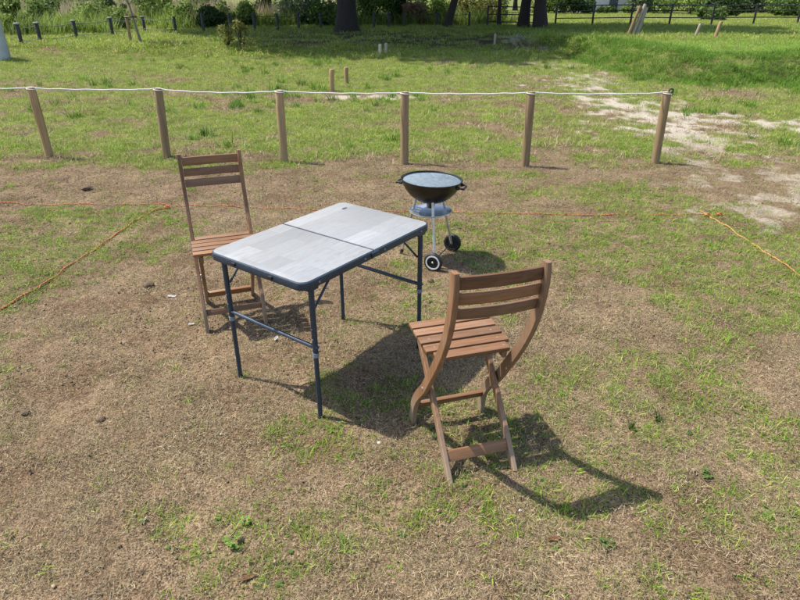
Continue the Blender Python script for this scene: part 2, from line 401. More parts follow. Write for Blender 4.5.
# ------------------------------------------------------------------ grass clumps (scattered as stuff)
def blades(n, spread, lmin, lmax, lean0, lean1, width, pal, rng, seg=2, curl=.5, zoff=0):
    V = []; F = []; T = []; K = []
    pal = np.array(pal)
    for i in range(n):
        r = spread * math.sqrt(rng.random()); a = rng.random() * 6.283
        p = np.array([r * math.cos(a), r * math.sin(a), zoff * rng.random()])
        az = rng.random() * 6.283; ln = lmin + (lmax - lmin) * rng.random() ** 1.5; le = lean0 + (lean1 - lean0) * rng.random()
        d = np.array([math.cos(az), math.sin(az), 0]); sd = np.array([-math.sin(az), math.cos(az), 0]); w = width * (.6 + .8 * rng.random())
        tw = rng.normal() * .5
        sd = sd * math.cos(tw) + np.array([0, 0, 1]) * math.sin(tw)
        col = pal[rng.integers(len(pal))] * (.75 + .5 * rng.random())
        b = len(V); th = le
        for s in range(seg + 1):
            ww = w * (1 - (s / seg) ** 1.6) if s < seg else 0
            if s < seg: V += [p - sd * ww / 2, p + sd * ww / 2]; K += [col, col]
            else: V.append(p.copy()); K.append(col * 1.1)
            st = ln / seg; p = p + st * (d * math.sin(th) + np.array([0, 0, 1]) * math.cos(th)); th = th + curl * (.4 + rng.random()) / seg
            if p[2] < .002 and th > 1.2: th = 1.5
        for s in range(seg - 1): q = b + 2 * s; F += [q, q + 1, q + 3, q + 2]; T.append(4)
        q = b + 2 * (seg - 1); F += [q, q + 1, q + 2]; T.append(3)
    return V, F, T, K
def rosette(n, r, pal, rng):
    V = []; F = []; T = []; K = []; pal = np.array(pal)
    for i in range(n):
        a = i * 2.4 + rng.normal() * .3; L = r * (.6 + .5 * rng.random()); w = L * (.28 + .14 * rng.random()); el = .05 + .4 * rng.random()
        d = np.array([math.cos(a) * math.cos(el), math.sin(a) * math.cos(el), math.sin(el)]); s = np.array([-math.sin(a), math.cos(a), 0])
        o = np.array([0, 0, .004]); c = pal[rng.integers(len(pal))] * (.8 + .4 * rng.random()); b = len(V)
        dz = np.array([0, 0, -1.]) * L * .22
        V += [o, o + d * L * .35 - s * w * .8, o + d * L * .45 + dz * .3, o + d * L * .35 + s * w * .8, o + d * L * .75 - s * w * .7 + dz * .4, o + d * L * .75 + s * w * .7 + dz * .4, o + d * L + dz]
        K += [c] * 7
        F += [b, b + 1, b + 2, b, b + 2, b + 3, b + 1, b + 4, b + 6, b + 2, b + 2, b + 6, b + 5, b + 3]; T += [3, 3, 4, 4]
    return V, F, T, K
STRAW = [(.10, .073, .043), (.17, .124, .072), (.41, .32, .185), (.45, .36, .22), (.36, .275, .155), (.28, .21, .115), (.40, .32, .19), (.33, .27, .17), (.19, .137, .075), (.37, .29, .165), (.26, .20, .118), (.38, .32, .21)]
GREEN = [(.22, .32, .034), (.29, .39, .042), (.37, .43, .07), (.17, .275, .03), (.41, .43, .10)]
LUSH = [(.13, .265, .026), (.175, .32, .032), (.105, .215, .024), (.23, .345, .042)]
MIX = GREEN * 2 + [(.46, .37, .19), (.40, .32, .15), (.5, .42, .22)]
TALL = [(.16, .24, .04), (.22, .30, .055), (.28, .33, .08), (.12, .19, .04)]
PLUME = [(.42, .32, .23), (.46, .35, .27), (.36, .33, .15), (.40, .28, .23)]
src = bpy.data.collections.new('grass_sources')
def variants(name, k, fn, mat):
    col = bpy.data.collections.new(name)
    for i in range(k):
        rng = np.random.default_rng(100 + 17 * i + len(name)); V, F, T, K = fn(rng)
        me = np_mesh(f'{name}_blades', V, F, T, np.array(K)); me.materials.append(M[mat])
        o = bpy.data.objects.new(f'{name}_clump', me); col.objects.link(o)
    return col
def scatter(name, pts, rotz, scl, col, nvar, label, cat, tilt=.12):
    n = len(pts); me = bpy.data.meshes.new(name); me.vertices.add(n); me.vertices.foreach_set('co', np.asarray(pts, np.float32).ravel())
    a = me.attributes.new('rot', 'FLOAT_VECTOR', 'POINT'); R = np.zeros((n, 3), np.float32); R[:, 2] = rotz; R[:, :2] = RNG.normal(0, tilt, (n, 2)); a.data.foreach_set('vector', R.ravel())
    a = me.attributes.new('scl', 'FLOAT', 'POINT'); a.data.foreach_set('value', np.asarray(scl, np.float32))
    a = me.attributes.new('pick', 'INT', 'POINT'); a.data.foreach_set('value', RNG.integers(0, nvar, n).astype(np.int32))
    ng = bpy.data.node_groups.new(name, 'GeometryNodeTree')
    ng.interface.new_socket('Geometry', in_out='INPUT', socket_type='NodeSocketGeometry'); ng.interface.new_socket('Geometry', in_out='OUTPUT', socket_type='NodeSocketGeometry')
    gi = ng.nodes.new('NodeGroupInput'); go = ng.nodes.new('NodeGroupOutput'); ip = ng.nodes.new('GeometryNodeInstanceOnPoints'); ci = ng.nodes.new('GeometryNodeCollectionInfo')
    ci.inputs['Collection'].default_value = col; ci.inputs['Separate Children'].default_value = True; ci.inputs['Reset Children'].default_value = True
    ip.inputs['Pick Instance'].default_value = True
    def na(nm, t): q = ng.nodes.new('GeometryNodeInputNamedAttribute'); q.data_type = t; q.inputs['Name'].default_value = nm; return q.outputs['Attribute']
    L = ng.links.new
    L(gi.outputs[0], ip.inputs['Points']); L(ci.outputs[0], ip.inputs['Instance']); L(na('pick', 'INT'), ip.inputs['Instance Index'])
    L(na('rot', 'FLOAT_VECTOR'), ip.inputs['Rotation']); L(na('scl', 'FLOAT'), ip.inputs['Scale']); L(ip.outputs[0], go.inputs[0])
    o = meshobj(name, me); md = o.modifiers.new('scatter', 'NODES'); md.node_group = ng
    return tag(o, label, cat, kind='stuff')
def sample(ylo, yhi, dens, margin=.6, dens_fn=None, xlim=None):
    # even points over the piece of meadow in front of the viewer, with a margin at the sides
    W = .72 * yhi + margin + .5; n = int(dens * 2 * W * (yhi - ylo))
    y = RNG.uniform(ylo, yhi, n); x = RNG.uniform(-W, W, n)
    k = np.abs(x) < .72 * y + margin + .5
    if xlim: k &= (x > xlim[0]) & (x < xlim[1])
    x, y = x[k], y[k]
    if dens_fn is not None:
        k = RNG.random(len(x)) < dens_fn(x, y); x, y = x[k], y[k]
    return x, y
def pts3(x, y, dz=0): return np.stack([x, y, height(x, y) + dz], 1)

DEEP_ = [(.095, .21, .021), (.135, .26, .028), (.085, .185, .02), (.19, .30, .038)]
v_thatch = variants('thatch', 12, lambda r: blades(130, .085, .005, .031, .75, 1.57, .0015, STRAW + STRAW + [(.27, .27, .09), (.2, .23, .07)], r, 2, .3, .010), 'dry')
v_short = variants('stubble', 10, lambda r: blades(34, .05, .010, .035, .2, 1.2, .0018, STRAW + GREEN[:2], r, 2, .6), 'dry')
v_tuft = variants('tuft', 12, lambda r: blades(26, .042, .010, .048, .35, 1.4, .0027, GREEN + LUSH * 2, r, 2, .7), 'grass')
v_mid = variants('meadow', 12, lambda r: blades(56, .14, .025, .095, .25, 1.2, .0052, MIX + LUSH, r, 2, .7), 'grass')
v_drymid = variants('meadow_dry', 8, lambda r: blades(44, .15, .03, .12, .4, 1.4, .005, STRAW, r, 2, .5), 'dry')
v_lush = variants('lush', 10, lambda r: blades(70, .22, .06, .19, .2, 1.2, .009, DEEP_, r, 2, .9), 'grass')
DEEP = [(.065, .145, .02), (.09, .185, .026), (.055, .12, .018), (.12, .21, .03)]
LAWN = [(.22, .38, .05), (.27, .42, .06), (.32, .43, .085), (.17, .32, .045)]
v_lawn = variants('lawn', 8, lambda r: blades(70, .22, .03, .09, .2, 1.1, .009, LAWN, r, 2, .7), 'grass')
v_clump = variants('weedy', 6, lambda r: blades(44, .10, .08, .26, .05, .8, .012, LUSH + DEEP, r, 3, .8), 'grass')
v_far = variants('far', 8, lambda r: blades(76, .5, .05, .17, .2, 1.1, .018, MIX + LUSH, r, 2, .8), 'grass')
v_tall = variants('tall', 8, lambda r: blades(60, .38, .35, 1.15, .05, .55, .035, TALL, r, 3, .9), 'grass')
v_plume = variants('plume', 6, lambda r: blades(50, .4, .7, 1.45, .02, .35, .03, PLUME + TALL[:1], r, 3, .5), 'grass')
v_weed = variants('weed', 8, lambda r: rosette(11, .014, [(.09, .15, .03), (.13, .19, .04), (.07, .12, .03)], r), 'leaf')

def bare_zone(x, y):
    z = 0 * x
    for cx, cy, rx, ry, a in BARE: z = np.maximum(z, blob(x, y, cx, cy, rx * 1.2, ry * 1.2) * min(1, a * 3))
    return np.clip(z * 1.2 + .9 * sstep(.58, .72, fbm(x, y, .7, 3, 133)), 0, 1)
def crumbs(rng):
    V = []; F = []; T = []; K = []
    ph = (1 + 5 ** .5) / 2
    ico = np.array([(-1, ph, 0), (1, ph, 0), (-1, -ph, 0), (1, -ph, 0), (0, -1, ph), (0, 1, ph), (0, -1, -ph), (0, 1, -ph), (ph, 0, -1), (ph, 0, 1), (-ph, 0, -1), (-ph, 0, 1)]) / 1.9
    fc = [(0, 11, 5), (0, 5, 1), (0, 1, 7), (0, 7, 10), (0, 10, 11), (1, 5, 9), (5, 11, 4), (11, 10, 2), (10, 7, 6), (7, 1, 8), (3, 9, 4), (3, 4, 2), (3, 2, 6), (3, 6, 8), (3, 8, 9), (4, 9, 5), (2, 4, 11), (6, 2, 10), (8, 6, 7), (9, 8, 1)]
    for i in range(18):
        r = .0014 + .0042 * rng.random() ** 3; p = np.array([rng.normal() * .05, rng.normal() * .05, r * .35]); b = len(V)
        c = np.array([(.16, .112, .07), (.22, .16, .10), (.29, .22, .145), (.11, .077, .048)][rng.integers(4)]) * (.8 + .4 * rng.random())
        for v in ico: V.append(p + v * r * (.75 + .5 * rng.random()) * np.array([1.15, 1, .7])); K.append(c)
        for f in fc: F += [b + q for q in f]; T.append(3)
    return V, F, T, K
v_crumb = variants('crumb', 8, crumbs, 'dry')
x, y = sample(1.15, 7.2, 130, .3, lambda x, y: .25 + .75 * bare_zone(x, y))
scatter('soil_crumbs', pts3(x, y), RNG.uniform(0, 6.28, len(x)), RNG.uniform(.6, 1.5, len(x)), v_crumb, 8, 'loose brown soil crumbs strewn over the bare ground', 'soil', .05)
x, y = sample(1.15, 3.2, 480, .3, lambda x, y: 1 - .55 * green_mask(x, y)); x2, y2 = sample(3.2, 7.6, 240, .3, lambda x, y: 1 - .75 * green_mask(x, y))
x = np.r_[x, x2]; y = np.r_[y, y2]; k = RNG.random(len(x)) < 1 - .7 * sand_mask(x, y); x, y = x[k], y[k]
k = RNG.random(len(x)) < 1 - .6 * bare_zone(x, y); x, y = x[k], y[k]
k = RNG.random(len(x)) < .45 + .55 * sstep(.35, .6, fbm(x, y, .25, 3, 91)); x, y = x[k], y[k]
scatter('dry_grass', pts3(x, y, -.002), RNG.uniform(0, 6.28, len(x)), RNG.uniform(.6, 1.25, len(x)), v_thatch, 12, 'matted brown dead grass covering the ground around the table', 'dry grass', .1)
x, y = sample(1.15, 7.6, 130, .3, lambda x, y: (1 - .5 * green_mask(x, y)) * sstep(.35, .65, fbm(x, y, .3, 3, 93)))
scatter('grass_stubble', pts3(x, y), RNG.uniform(0, 6.28, len(x)), RNG.uniform(.6, 1.4, len(x)), v_short, 10, 'short dead grass stubble standing among the thatch', 'stubble')
x, y = sample(1.15, 7.8, 640, .3, lambda x, y: .04 + sstep(.32, .72, green_mask(x, y) + (fbm(x, y, .12, 2, 57) - .5) * .5) * .94)
scatter('green_grass', pts3(x, y), RNG.uniform(0, 6.28, len(x)), RNG.uniform(.5, 1.25, len(x)), v_tuft, 12, 'small green grass tufts in patches over the dry ground', 'grass')
x, y = sample(1.2, 8, 45, .3, lambda x, y: sstep(.3, .7, green_mask(x, y)))
scatter('ground_weeds', pts3(x, y), RNG.uniform(0, 6.28, len(x)), RNG.uniform(.5, 1.2, len(x)), v_weed, 8, 'tiny broad leaved weeds among the grass patches', 'weeds')
x, y = sample(6.6, 14, 115, .5, lambda x, y: sstep(.2, .75, green_mask(x, y)))
x2, y2 = sample(14, 24, 55, 1, lambda x, y: sstep(.2, .7, green_mask(x, y)))
x = np.r_[x, x2]; y = np.r_[y, y2]
scatter('meadow_grass', pts3(x, y), RNG.uniform(0, 6.28, len(x)), RNG.uniform(.45, 1.0, len(x)) * (1 + .4 * sstep(12, 20, y)), v_mid, 12, 'green meadow grass beyond the roped stakes', 'grass')
x, y = sample(6.8, 22, 34, .5, lambda x, y: (1 - green_mask(x, y)) * (1 - .8 * sand_mask(x, y)))
scatter('meadow_straw', pts3(x, y), RNG.uniform(0, 6.28, len(x)), RNG.uniform(.6, 1.2, len(x)), v_drymid, 8, 'straw coloured dry grass mixed into the meadow', 'dry grass')
x, y = sample(12.5, 27, 60, 1, lambda x, y: sstep(-.5, .2, bank_sd(x, y)) * (1 - sstep(1.2, 2.0, bank_sd(x, y) + (fbm(x, y, 1.2, 2, 88) - .5))) * sstep(4.8, 5.6, x))
scatter('bank_grass', pts3(x, y), RNG.uniform(0, 6.28, len(x)), RNG.uniform(.6, 1.1, len(x)), v_lush, 10, 'lush dark green grass on the low bank', 'grass')
x, y = sample(13, 34, 45, 1, lambda x, y: sstep(.9, 1.7, bank_sd(x, y)) * sstep(4.8, 6.5, x))
scatter('lawn_grass', pts3(x, y), RNG.uniform(0, 6.28, len(x)), RNG.uniform(.7, 1.1, len(x)), v_lawn, 8, 'short light green grass on the raised right lawn', 'grass')
x, y = sample(7.4, 24, 3.2, 1, lambda x, y: sstep(.45, .7, fbm(x, y, 2.2, 3, 123)) * (1 - sstep(.2, .8, bank_sd(x, y))))
scatter('meadow_weeds', pts3(x, y), RNG.uniform(0, 6.28, len(x)), RNG.uniform(.5, 1.1, len(x)), v_clump, 6, 'darker taller weed clumps dotted over the meadow', 'weeds')
x, y = sample(20, 34, 22, 2, lambda x, y: .9 - .72 * LITTER_SHADE(x, y)); x2, y2 = sample(34, 58, 7, 4)
x = np.r_[x, x2]; y = np.r_[y, y2]
scatter('far_grass', pts3(x, y), RNG.uniform(0, 6.28, len(x)), RNG.uniform(.6, 1.1, len(x)), v_far, 8, 'distant green grass under and beyond the trees', 'grass')
def tall_d(x, y):
    edge = np.interp(x, [-40, -13, -11.5, -8, -4, 4, 6], [22, 24, 28, 31, 33, 34.5, 36])
    return sstep(0, 1.5, y - edge) * (1 - sstep(5, 7, x)) * sstep(.3, .55, fbm(x, y, 3, 3, 101))
x, y = sample(20, 52, 5.5, 4, tall_d)
scatter('tall_grass', pts3(x, y), RNG.uniform(0, 6.28, len(x)), RNG.uniform(.6, 1.15, len(x)), v_tall, 8, 'tall rank green grass growing behind the low rope fence', 'tall grass')
x, y = sample(24, 56, 5, 4, lambda x, y: tall_d(x, y - 1.2) * sstep(.42, .56, fbm(x, y, 4, 3, 111)) * (1 - sstep(-6, 0, x)))
scatter('plume_grass', pts3(x, y), RNG.uniform(0, 6.28, len(x)), RNG.uniform(.7, 1.2, len(x)), v_plume, 6, 'tall pinkish beige seeding grass behind the rope fence', 'tall grass')

# ------------------------------------------------------------------ folding table
def rounded_half(x0, x1, y0, y1, r, seg=8):
    # rectangle with its two corners at x0 rounded
    P = [(x1, y0), (x1, y1)]
    for k in range(seg + 1): a = math.pi / 2 + k / seg * math.pi / 2; P.append((x0 + r + r * math.cos(a), y1 - r + r * math.sin(a)))
    for k in range(seg + 1): a = math.pi + k / seg * math.pi / 2; P.append((x0 + r + r * math.cos(a), y0 + r + r * math.sin(a)))
    return P
def prism(bm, P, z0, z1, bev=0):
    t = bmesh.new(); f = t.faces.new([t.verts.new((x, y, z0)) for x, y in P])
    e = bmesh.ops.extrude_face_region(t, geom=[f]); vs = [g for g in e['geom'] if isinstance(g, bmesh.types.BMVert)]
    bmesh.ops.translate(t, verts=vs, vec=(0, 0, z1 - z0))
    bmesh.ops.recalc_face_normals(t, faces=t.faces)
    if bev:
        ed = [e for e in t.edges if all(abs(v.co.z - z1) < 1e-6 for v in e.verts) or all(abs(v.co.z - z0) < 1e-6 for v in e.verts)]
        bmesh.ops.bevel(t, geom=ed, offset=bev, segments=2, affect='EDGES', profile=.5)
    me = bpy.data.meshes.new('tmp'); t.to_mesh(me); t.free(); bm.from_mesh(me); bpy.data.meshes.remove(me)
def prism_obj(name, P, z0, z1, mat, parent, bev=0):
    bm = bmesh.new(); prism(bm, P, z0, z1, bev); return meshobj(name, bm_mesh(bm, name, 35), mat, parent)
TB = empty('folding_table', (-.349, 2.640, 0), .9333)
tag(TB, 'folding camp table with pale grey wood print top and dark blue legs', 'table')
L2, W2, TH = .45, .2955, .70
for s in (-1, 1):
    P = rounded_half(-L2, -.0015, -W2, W2, .045); P = [(x * -s, y) for x, y in P]
    if s > 0: P = P[::-1]
    fr = prism_obj('top_frame', P, TH - .036, TH - .002, 'navy', TB, .004)
    P2 = rounded_half(-L2 + .007, -.006, -W2 + .007, W2 - .007, .040); P2 = [(x * -s, y) for x, y in P2]
    if s > 0: P2 = P2[::-1]
    prism_obj('top_panel', P2, TH - .008, TH + .001, 'tabletop', TB, .001)
    for yy in (-.11, .12): box_obj('latch', (s * L2 + s * .003, yy, TH - .017), (.010, .022, .014), 'black', fr, None, .002)
    for xx in (.07, .36): 
        bm = bmesh.new(); add_tube(bm, [(s * xx, -W2 - .004, TH - .018), (s * xx, -W2 + .004, TH - .018)], .005, 8); meshobj('rivet', bm_mesh(bm, 'rivet'), 'grey_ring', fr)
for yy in (-1, 1): box_obj('hinge', (0, yy * (W2 + .003), TH - .016), (.05, .008, .022), 'navy', TB, None, .002)
bm = bmesh.new(); add_lathe(bm, [(0, TH + .0022), (.011, TH + .0022), (.011, TH + .0015)], 20, (.36, .20, 0), Matrix.Diagonal((1.7, .8, 1)))
mk = meshobj('printed_mark', bm_mesh(bm, 'printed_mark'), 'mark', TB)
lx, ly = L2 - .062, W2 - .022
for s in (-1, 1):
    for t in (-1, 1):
        lg = tube_obj('leg', [(s * lx, t * ly, TH - .034), (s * lx, t * ly, .34)], .0125, 'navy', TB, 14)
        tube_obj('collar', [(s * lx, t * ly, .352), (s * lx, t * ly, .332)], .0150, 'grey_ring', lg, 14)
        tube_obj('leg_extension', [(s * lx, t * ly, .335), (s * lx, t * ly, .0)], .0108, 'navy', lg, 14)
        tube_obj('foot_cap', [(s * lx, t * ly, .016), (s * lx, t * ly, -.012)], .0130, 'black', lg, 12)
        for z in (.42, .47): tube_obj('rivet', [(s * lx + s * .010, t * ly, z), (s * lx + s * .0145, t * ly, z)], .004, 'grey_ring', lg, 8)
        # folding brace from the leg up to the middle of the frame
        tube_obj('brace', [(s * (lx - .006), t * (ly - .014), .53), (s * (lx - .14), t * (ly - .014), TH - .034)], .0055, 'navy', TB, 8)
        box_obj('bracket', (s * (lx - .004), t * ly, TH - .043), (.055, .028, .016), 'navy', TB, None, .003)
    zc = .378
    bar = [(s * lx, ly - .006, zc + .012), (s * lx, ly - .03, zc), (s * lx, -ly + .03, zc), (s * lx, -ly + .006, zc + .012)]
    tube_obj('crossbar', [tuple(q) for q in spline(bar, 5)], .0095, 'navy', TB, 12)

# ------------------------------------------------------------------ wooden folding chairs
def strip(name, prof, xc, thick, width, mat, parent, n=5):
    # board bent in its own plane (local Y-Z), centred at x = xc
    P = spline([(y, z) for y, z in prof], n); bm = bmesh.new(); rings = []
    m = len(P)
    for i, p in enumerate(P):
        d = P[min(i + 1, m - 1)] - P[max(i - 1, 0)]; d = d / np.hypot(*d); nrm = np.array([-d[1], d[0]])
        w = (width(i / (m - 1)) if callable(width) else width) / 2
        c = .0035; h = thick / 2
        sec = [(-h, -w + c), (-h, w - c), (-h + c, w), (h - c, w), (h, w - c), (h, -w + c), (h - c, -w), (-h + c, -w)]
        rings.append([bm.verts.new((xc + a, p[0] + nrm[0] * b, p[1] + nrm[1] * b)) for a, b in sec])
    for a, b in zip(rings[:-1], rings[1:]):
        for k in range(8): bm.faces.new((a[k], a[(k + 1) % 8], b[(k + 1) % 8], b[k]))
    bm.faces.new(rings[0]); bm.faces.new(rings[-1][::-1])
    return meshobj(name, bm_mesh(bm, name, 32), mat, parent)
PROF = [(-.315, .917), (-.312, .83), (-.297, .74), (-.268, .65), (-.225, .56), (-.172, .47), (-.112, .38), (-.04, .275), (.045, .175), (.092, .09), (.105, -.012)]
def prof_y(z):
    zz = [q[1] for q in PROF][::-1]; yy = [q[0] for q in PROF][::-1]; return float(np.interp(z, zz, yy))
def make_chair():
    R = empty('folding_chair')
    FX = .165
    def wfun(t): return .046 if t > .06 else .030 + .016 * (t / .06) ** .5
    for s in (-1, 1):
        o = strip('side_frame', PROF, s * FX, .021, wfun, 'wood_z', R)
        for y, z in ((prof_y(.285), .285),):
            tube_obj('bolt', [(s * (FX + .008), y, z), (s * (FX + .0135), y, z)], .007, 'leg_metal', o, 10)
    # backrest slats between the frames, following their slope
    for z, h in ((.874, .048), (.813, .044), (.753, .044)):
        sl = math.atan2(prof_y(z + .03) - prof_y(z - .03), .06)
        bm = bmesh.new(); n = 7; hw = FX - .011
        add_box(bm, (0, 0, 0), (2 * hw - .002, .014, h), None, .003)
        bmesh.ops.subdivide_edges(bm, edges=[e for e in bm.edges if abs(e.verts[0].co.x - e.verts[1].co.x) > .1], cuts=n)
        for v in bm.verts: v.co.y -= .010 * (1 - (v.co.x / hw) ** 2)
        o = meshobj('back_slat', bm_mesh(bm, 'back_slat', 30), 'wood_x', R); o.location = (0, prof_y(z) + .004, z); o.rotation_euler = (-sl, 0, 0)
    # seat
    for s in (-1, 1):
        strip('seat_rail', [(.150, .452), (.05, .4515), (-.06, .4505), (-.135, .4495)], s * .134, .020, .036, 'wood_z', R, 3)
    pitch = .0605; tilt = math.radians(1.2)
    for k in range(5):
        y = .121 - k * pitch
        wid = .350 if k < 4 else .304
        sl_ = box_obj('seat_slat', (random.uniform(-.002, .002), y, .4805 - .0035 * k * .5 + random.uniform(-.0008, .0008)), (wid, .0495, .0165), 'wood_x', R, (tilt, 0, random.uniform(-.006, .006)), .004)
        for sx_ in (-1, 1): tube_obj('screw', [(sx_ * .134, 0, .004), (sx_ * .134, 0, .0086)], .0036, 'grey_ring', sl_, 8)
    # crossed legs from the front of the seat down to the back
    LP = [(.118, .447), (.02, .345), (-.09, .232), (-.20, .108), (-.300, -.012)]
    for s in (-1, 1):
        o = strip('rear_leg', LP, s * .139, .020, .036, 'wood_z', R, 4)
        tube_obj('bolt', [(s * .148, -.028, .293), (s * .156, -.028, .293)], .006, 'leg_metal', o, 10)
    ang = math.atan2(.12, .105)
    box_obj('stretcher', (0, -.232, .072), (.258, .018, .046), 'wood_x', R, (ang - math.pi / 2 + .2, 0, 0), .003)
    box_obj('stretcher', (0, .083, .105), (.308, .018, .034), 'wood_x', R, (.35, 0, 0), .003)
    return R
ch1 = make_chair(); ch1.location = (.246, 2.094, 0); ch1.rotation_euler = (0, 0, math.radians(16.5))
tag(ch1, 'brown wooden slatted folding chair in the foreground, seen from behind', 'chair', 'wooden folding chairs')
ch2 = copy_tree(ch1); ch2.location = (-.981, 3.111, 0); ch2.rotation_euler = (0, 0, math.radians(-160))
tag(ch2, 'brown wooden slatted folding chair behind the far left end of the table', 'chair', 'wooden folding chairs')

# ------------------------------------------------------------------ kettle grill
GR = empty('kettle_grill', (.215, 4.03, 0)); tag(GR, 'round black charcoal kettle grill on wheels without its lid', 'grill')
RZ, RR = .59, .213
bm = bmesh.new()
prof = [(0, RZ - .165), (.05, RZ - .162), (.095, RZ - .148), (.14, RZ - .118), (.175, RZ - .08), (.198, RZ - .04), (.207, RZ - .012), (.213, RZ - .006), (.214, RZ), (.208, RZ + .002), (.203, RZ - .004),
        (.201, RZ - .014), (.192, RZ - .042), (.169, RZ - .080), (.134, RZ - .114), (.09, RZ - .142), (.04, RZ - .155), (0, RZ - .157)]
add_lathe(bm, prof, 64); bowl = meshobj('bowl', bm_mesh(bm, 'bowl', 50), 'enamel', GR)
bowl.rotation_euler = (0, math.radians(2.0), 0); bowl.location = (0.216, 0, 0); bowl.location = (-RZ * math.sin(math.radians(2.0)) + .004, 0, 0)
bm = bmesh.new(); zg = RZ - .013
for k in range(33):
    xx = -.19 + .38 * k / 32; hl = math.sqrt(max(0, .2 ** 2 - xx * xx)) - .001
    q = 6; add_tube(bm, [(xx, -hl, zg), (xx, hl, zg)], .0026, q)
ring = [(.199 * math.cos(a), .199 * math.sin(a), zg) for a in np.linspace(0, 2 * math.pi, 49)]
add_tube(bm, ring, .0032, 6, False)
for yy in (-.08, .08): hl = math.sqrt(.2 ** 2 - yy * yy); add_tube(bm, [(-hl, yy, zg - .0055), (hl, yy, zg - .0055)], .003, 6)
gt = meshobj('cooking_grate', bm_mesh(bm, 'cooking_grate'), 'grate', bowl)
gt.rotation_euler = (0, 0, math.radians(74))
bm = bmesh.new(); add_lathe(bm, [(0, RZ - .205), (.026, RZ - .205), (.030, RZ - .16), (0, RZ - .155)], 20); meshobj('air_vent', bm_mesh(bm, 'air_vent'), 'black', GR)
for s, a in ((-1, math.radians(160)), (1, math.radians(-22))):
    d = Vector((math.cos(a), math.sin(a), 0)); t = Vector((-d.y, d.x, 0)); c = d * .208 + Vector((0, 0, RZ - .034))
    pts = [c - t * .045 - d * .006, c - t * .045 + d * .022, c - t * .038 + d * .034 - Vector((0, 0, .006)), c + t * .038 + d * .034 - Vector((0, 0, .006)), c + t * .045 + d * .022, c + t * .045 - d * .006]
    h = tube_obj('handle', pts, .0075, 'black', GR, 8)
    for q in (-1, 1):
        tube_obj('handle_mount', [c + t * .045 * q - d * .012 + Vector((0, 0, .0)), c + t * .045 * q + d * .006], .012, 'black', h, 8)
w1, w2, fl = Vector((.016, -.221, 0)), Vector((.178, .147, 0)), Vector((-.207, .09, 0))
zt = RZ - .13
def leg_top(b): d = b.normalized(); return d * .105 + Vector((0, 0, RZ - .128))
ax = (w2 - w1).normalized(); RWH = .066
for w in (w1, w2):
    inn = ax * (.022 if w is w1 else -.022)
    tube_obj('leg', [w + inn + Vector((0, 0, RWH - .006)), leg_top(w)], .0095, 'leg_metal', GR, 10)
tube_obj('leg', [fl + Vector((0, 0, -.005)), leg_top(fl)], .0095, 'leg_metal', GR, 10)
tube_obj('foot_cap', [fl + Vector((0, 0, -.012)), fl.lerp(leg_top(fl), .08)], .0125, 'black', GR, 10)
tube_obj('axle', [w1 - ax * .012 + Vector((0, 0, RWH)), w2 + ax * .012 + Vector((0, 0, RWH))], .0035, 'black', GR, 8)
for w, sgn in ((w1, -1), (w2, 1)):
    rot = (ax * sgn).to_track_quat('Z', 'Y').to_matrix()
    c = w + Vector((0, 0, RWH - .004))
    bm = bmesh.new()
    add_lathe(bm, [(.046, -.012), (.060, -.014), (.066, -.009), (.0668, 0), (.066, .009), (.060, .014), (.050, .0142), (.046, .012), (.046, -.012)], 40)
    wh = meshobj('wheel', bm_mesh(bm, 'wheel', 50), 'black', GR); wh.location = c; wh.rotation_euler = rot.to_euler()
    bm = bmesh.new(); add_lathe(bm, [(.041, .0135), (.041, .0165), (.0515, .0165), (.0515, .0135)], 40); meshobj('white_ring', bm_mesh(bm, 'white_ring'), 'white_plastic', wh)
    bm = bmesh.new(); add_lathe(bm, [(0, .004), (.047, .004), (.047, -.004), (0, -.004)], 30)
    for k in range(6):
        a = k * math.pi / 3; add_box(bm, (.027 * math.cos(a), .027 * math.sin(a), 0), (.036, .006, .018), Matrix.Rotation(a, 3, 'Z').to_quaternion())
    hb = meshobj('wheel_disc', bm_mesh(bm, 'wheel_disc'), 'black', wh)
    bm = bmesh.new(); add_lathe(bm, [(0, .019), (.006, .0185), (.009, .014), (.009, 0)], 14); meshobj('hub_cap', bm_mesh(bm, 'hub_cap'), 'steel', wh)
bm = bmesh.new(); add_lathe(bm, [(0, .349), (.10, .351), (.140, .360), (.150, .366), (.151, .363), (.141, .356), (.10, .347), (0, .345)], 48)
meshobj('ash_pan', bm_mesh(bm, 'ash_pan', 50), 'ash', GR)

# ------------------------------------------------------------------ roped stakes
STK = [(-5.62, 7.22, -5.65, .79, None), (-4.175, 7.11, -4.185, .79, 'wooden stake at the far left end of the white rope'), (-2.78, 7.11, -2.745, .78, 'wooden stake second from the left, behind the far chair'),
       (-1.34, 6.87, -1.325, .79, 'wooden stake third from the left, behind the table'), (.05, 6.82, .052, .78, 'wooden stake behind the left edge of the black grill'),
       (1.41, 6.68, 1.402, .80, 'wooden stake second from the right along the white rope'), (2.93, 6.82, 2.915, .78, 'wooden stake holding the right end of the white rope, leaning slightly')]
def stake(name, x, y, xt, z, r, mat, label, group, yt=None, n=14):
    z0 = H(x, y); bm = bmesh.new(); yt = y if yt is None else yt
    j = lambda k: Vector((random.uniform(-.004, .004), random.uniform(-.004, .004), 0)) * r * 10
    b = Vector((x, y, z0)); t = Vector((xt, yt, z))
    pts = [b - Vector((0, 0, .06))] + [b.lerp(t, f) + (j(0) if 0 < f < .95 else Vector()) for f in (.0, .25, .5, .75, .97)] + [t]
    add_tube(bm, [p - b for p in pts], [r * 1.02, r * 1.03, r, r * .99, r * 1.0, r * .98, r * .86], n)
    for v in bm.verts:
        v.co.x += random.uniform(-.02, .02) * r; v.co.y += random.uniform(-.02, .02) * r
    o = meshobj(name, bm_mesh(bm, name, 50), mat); o.location = b; return tag(o, label, 'stake', group)
tops = []
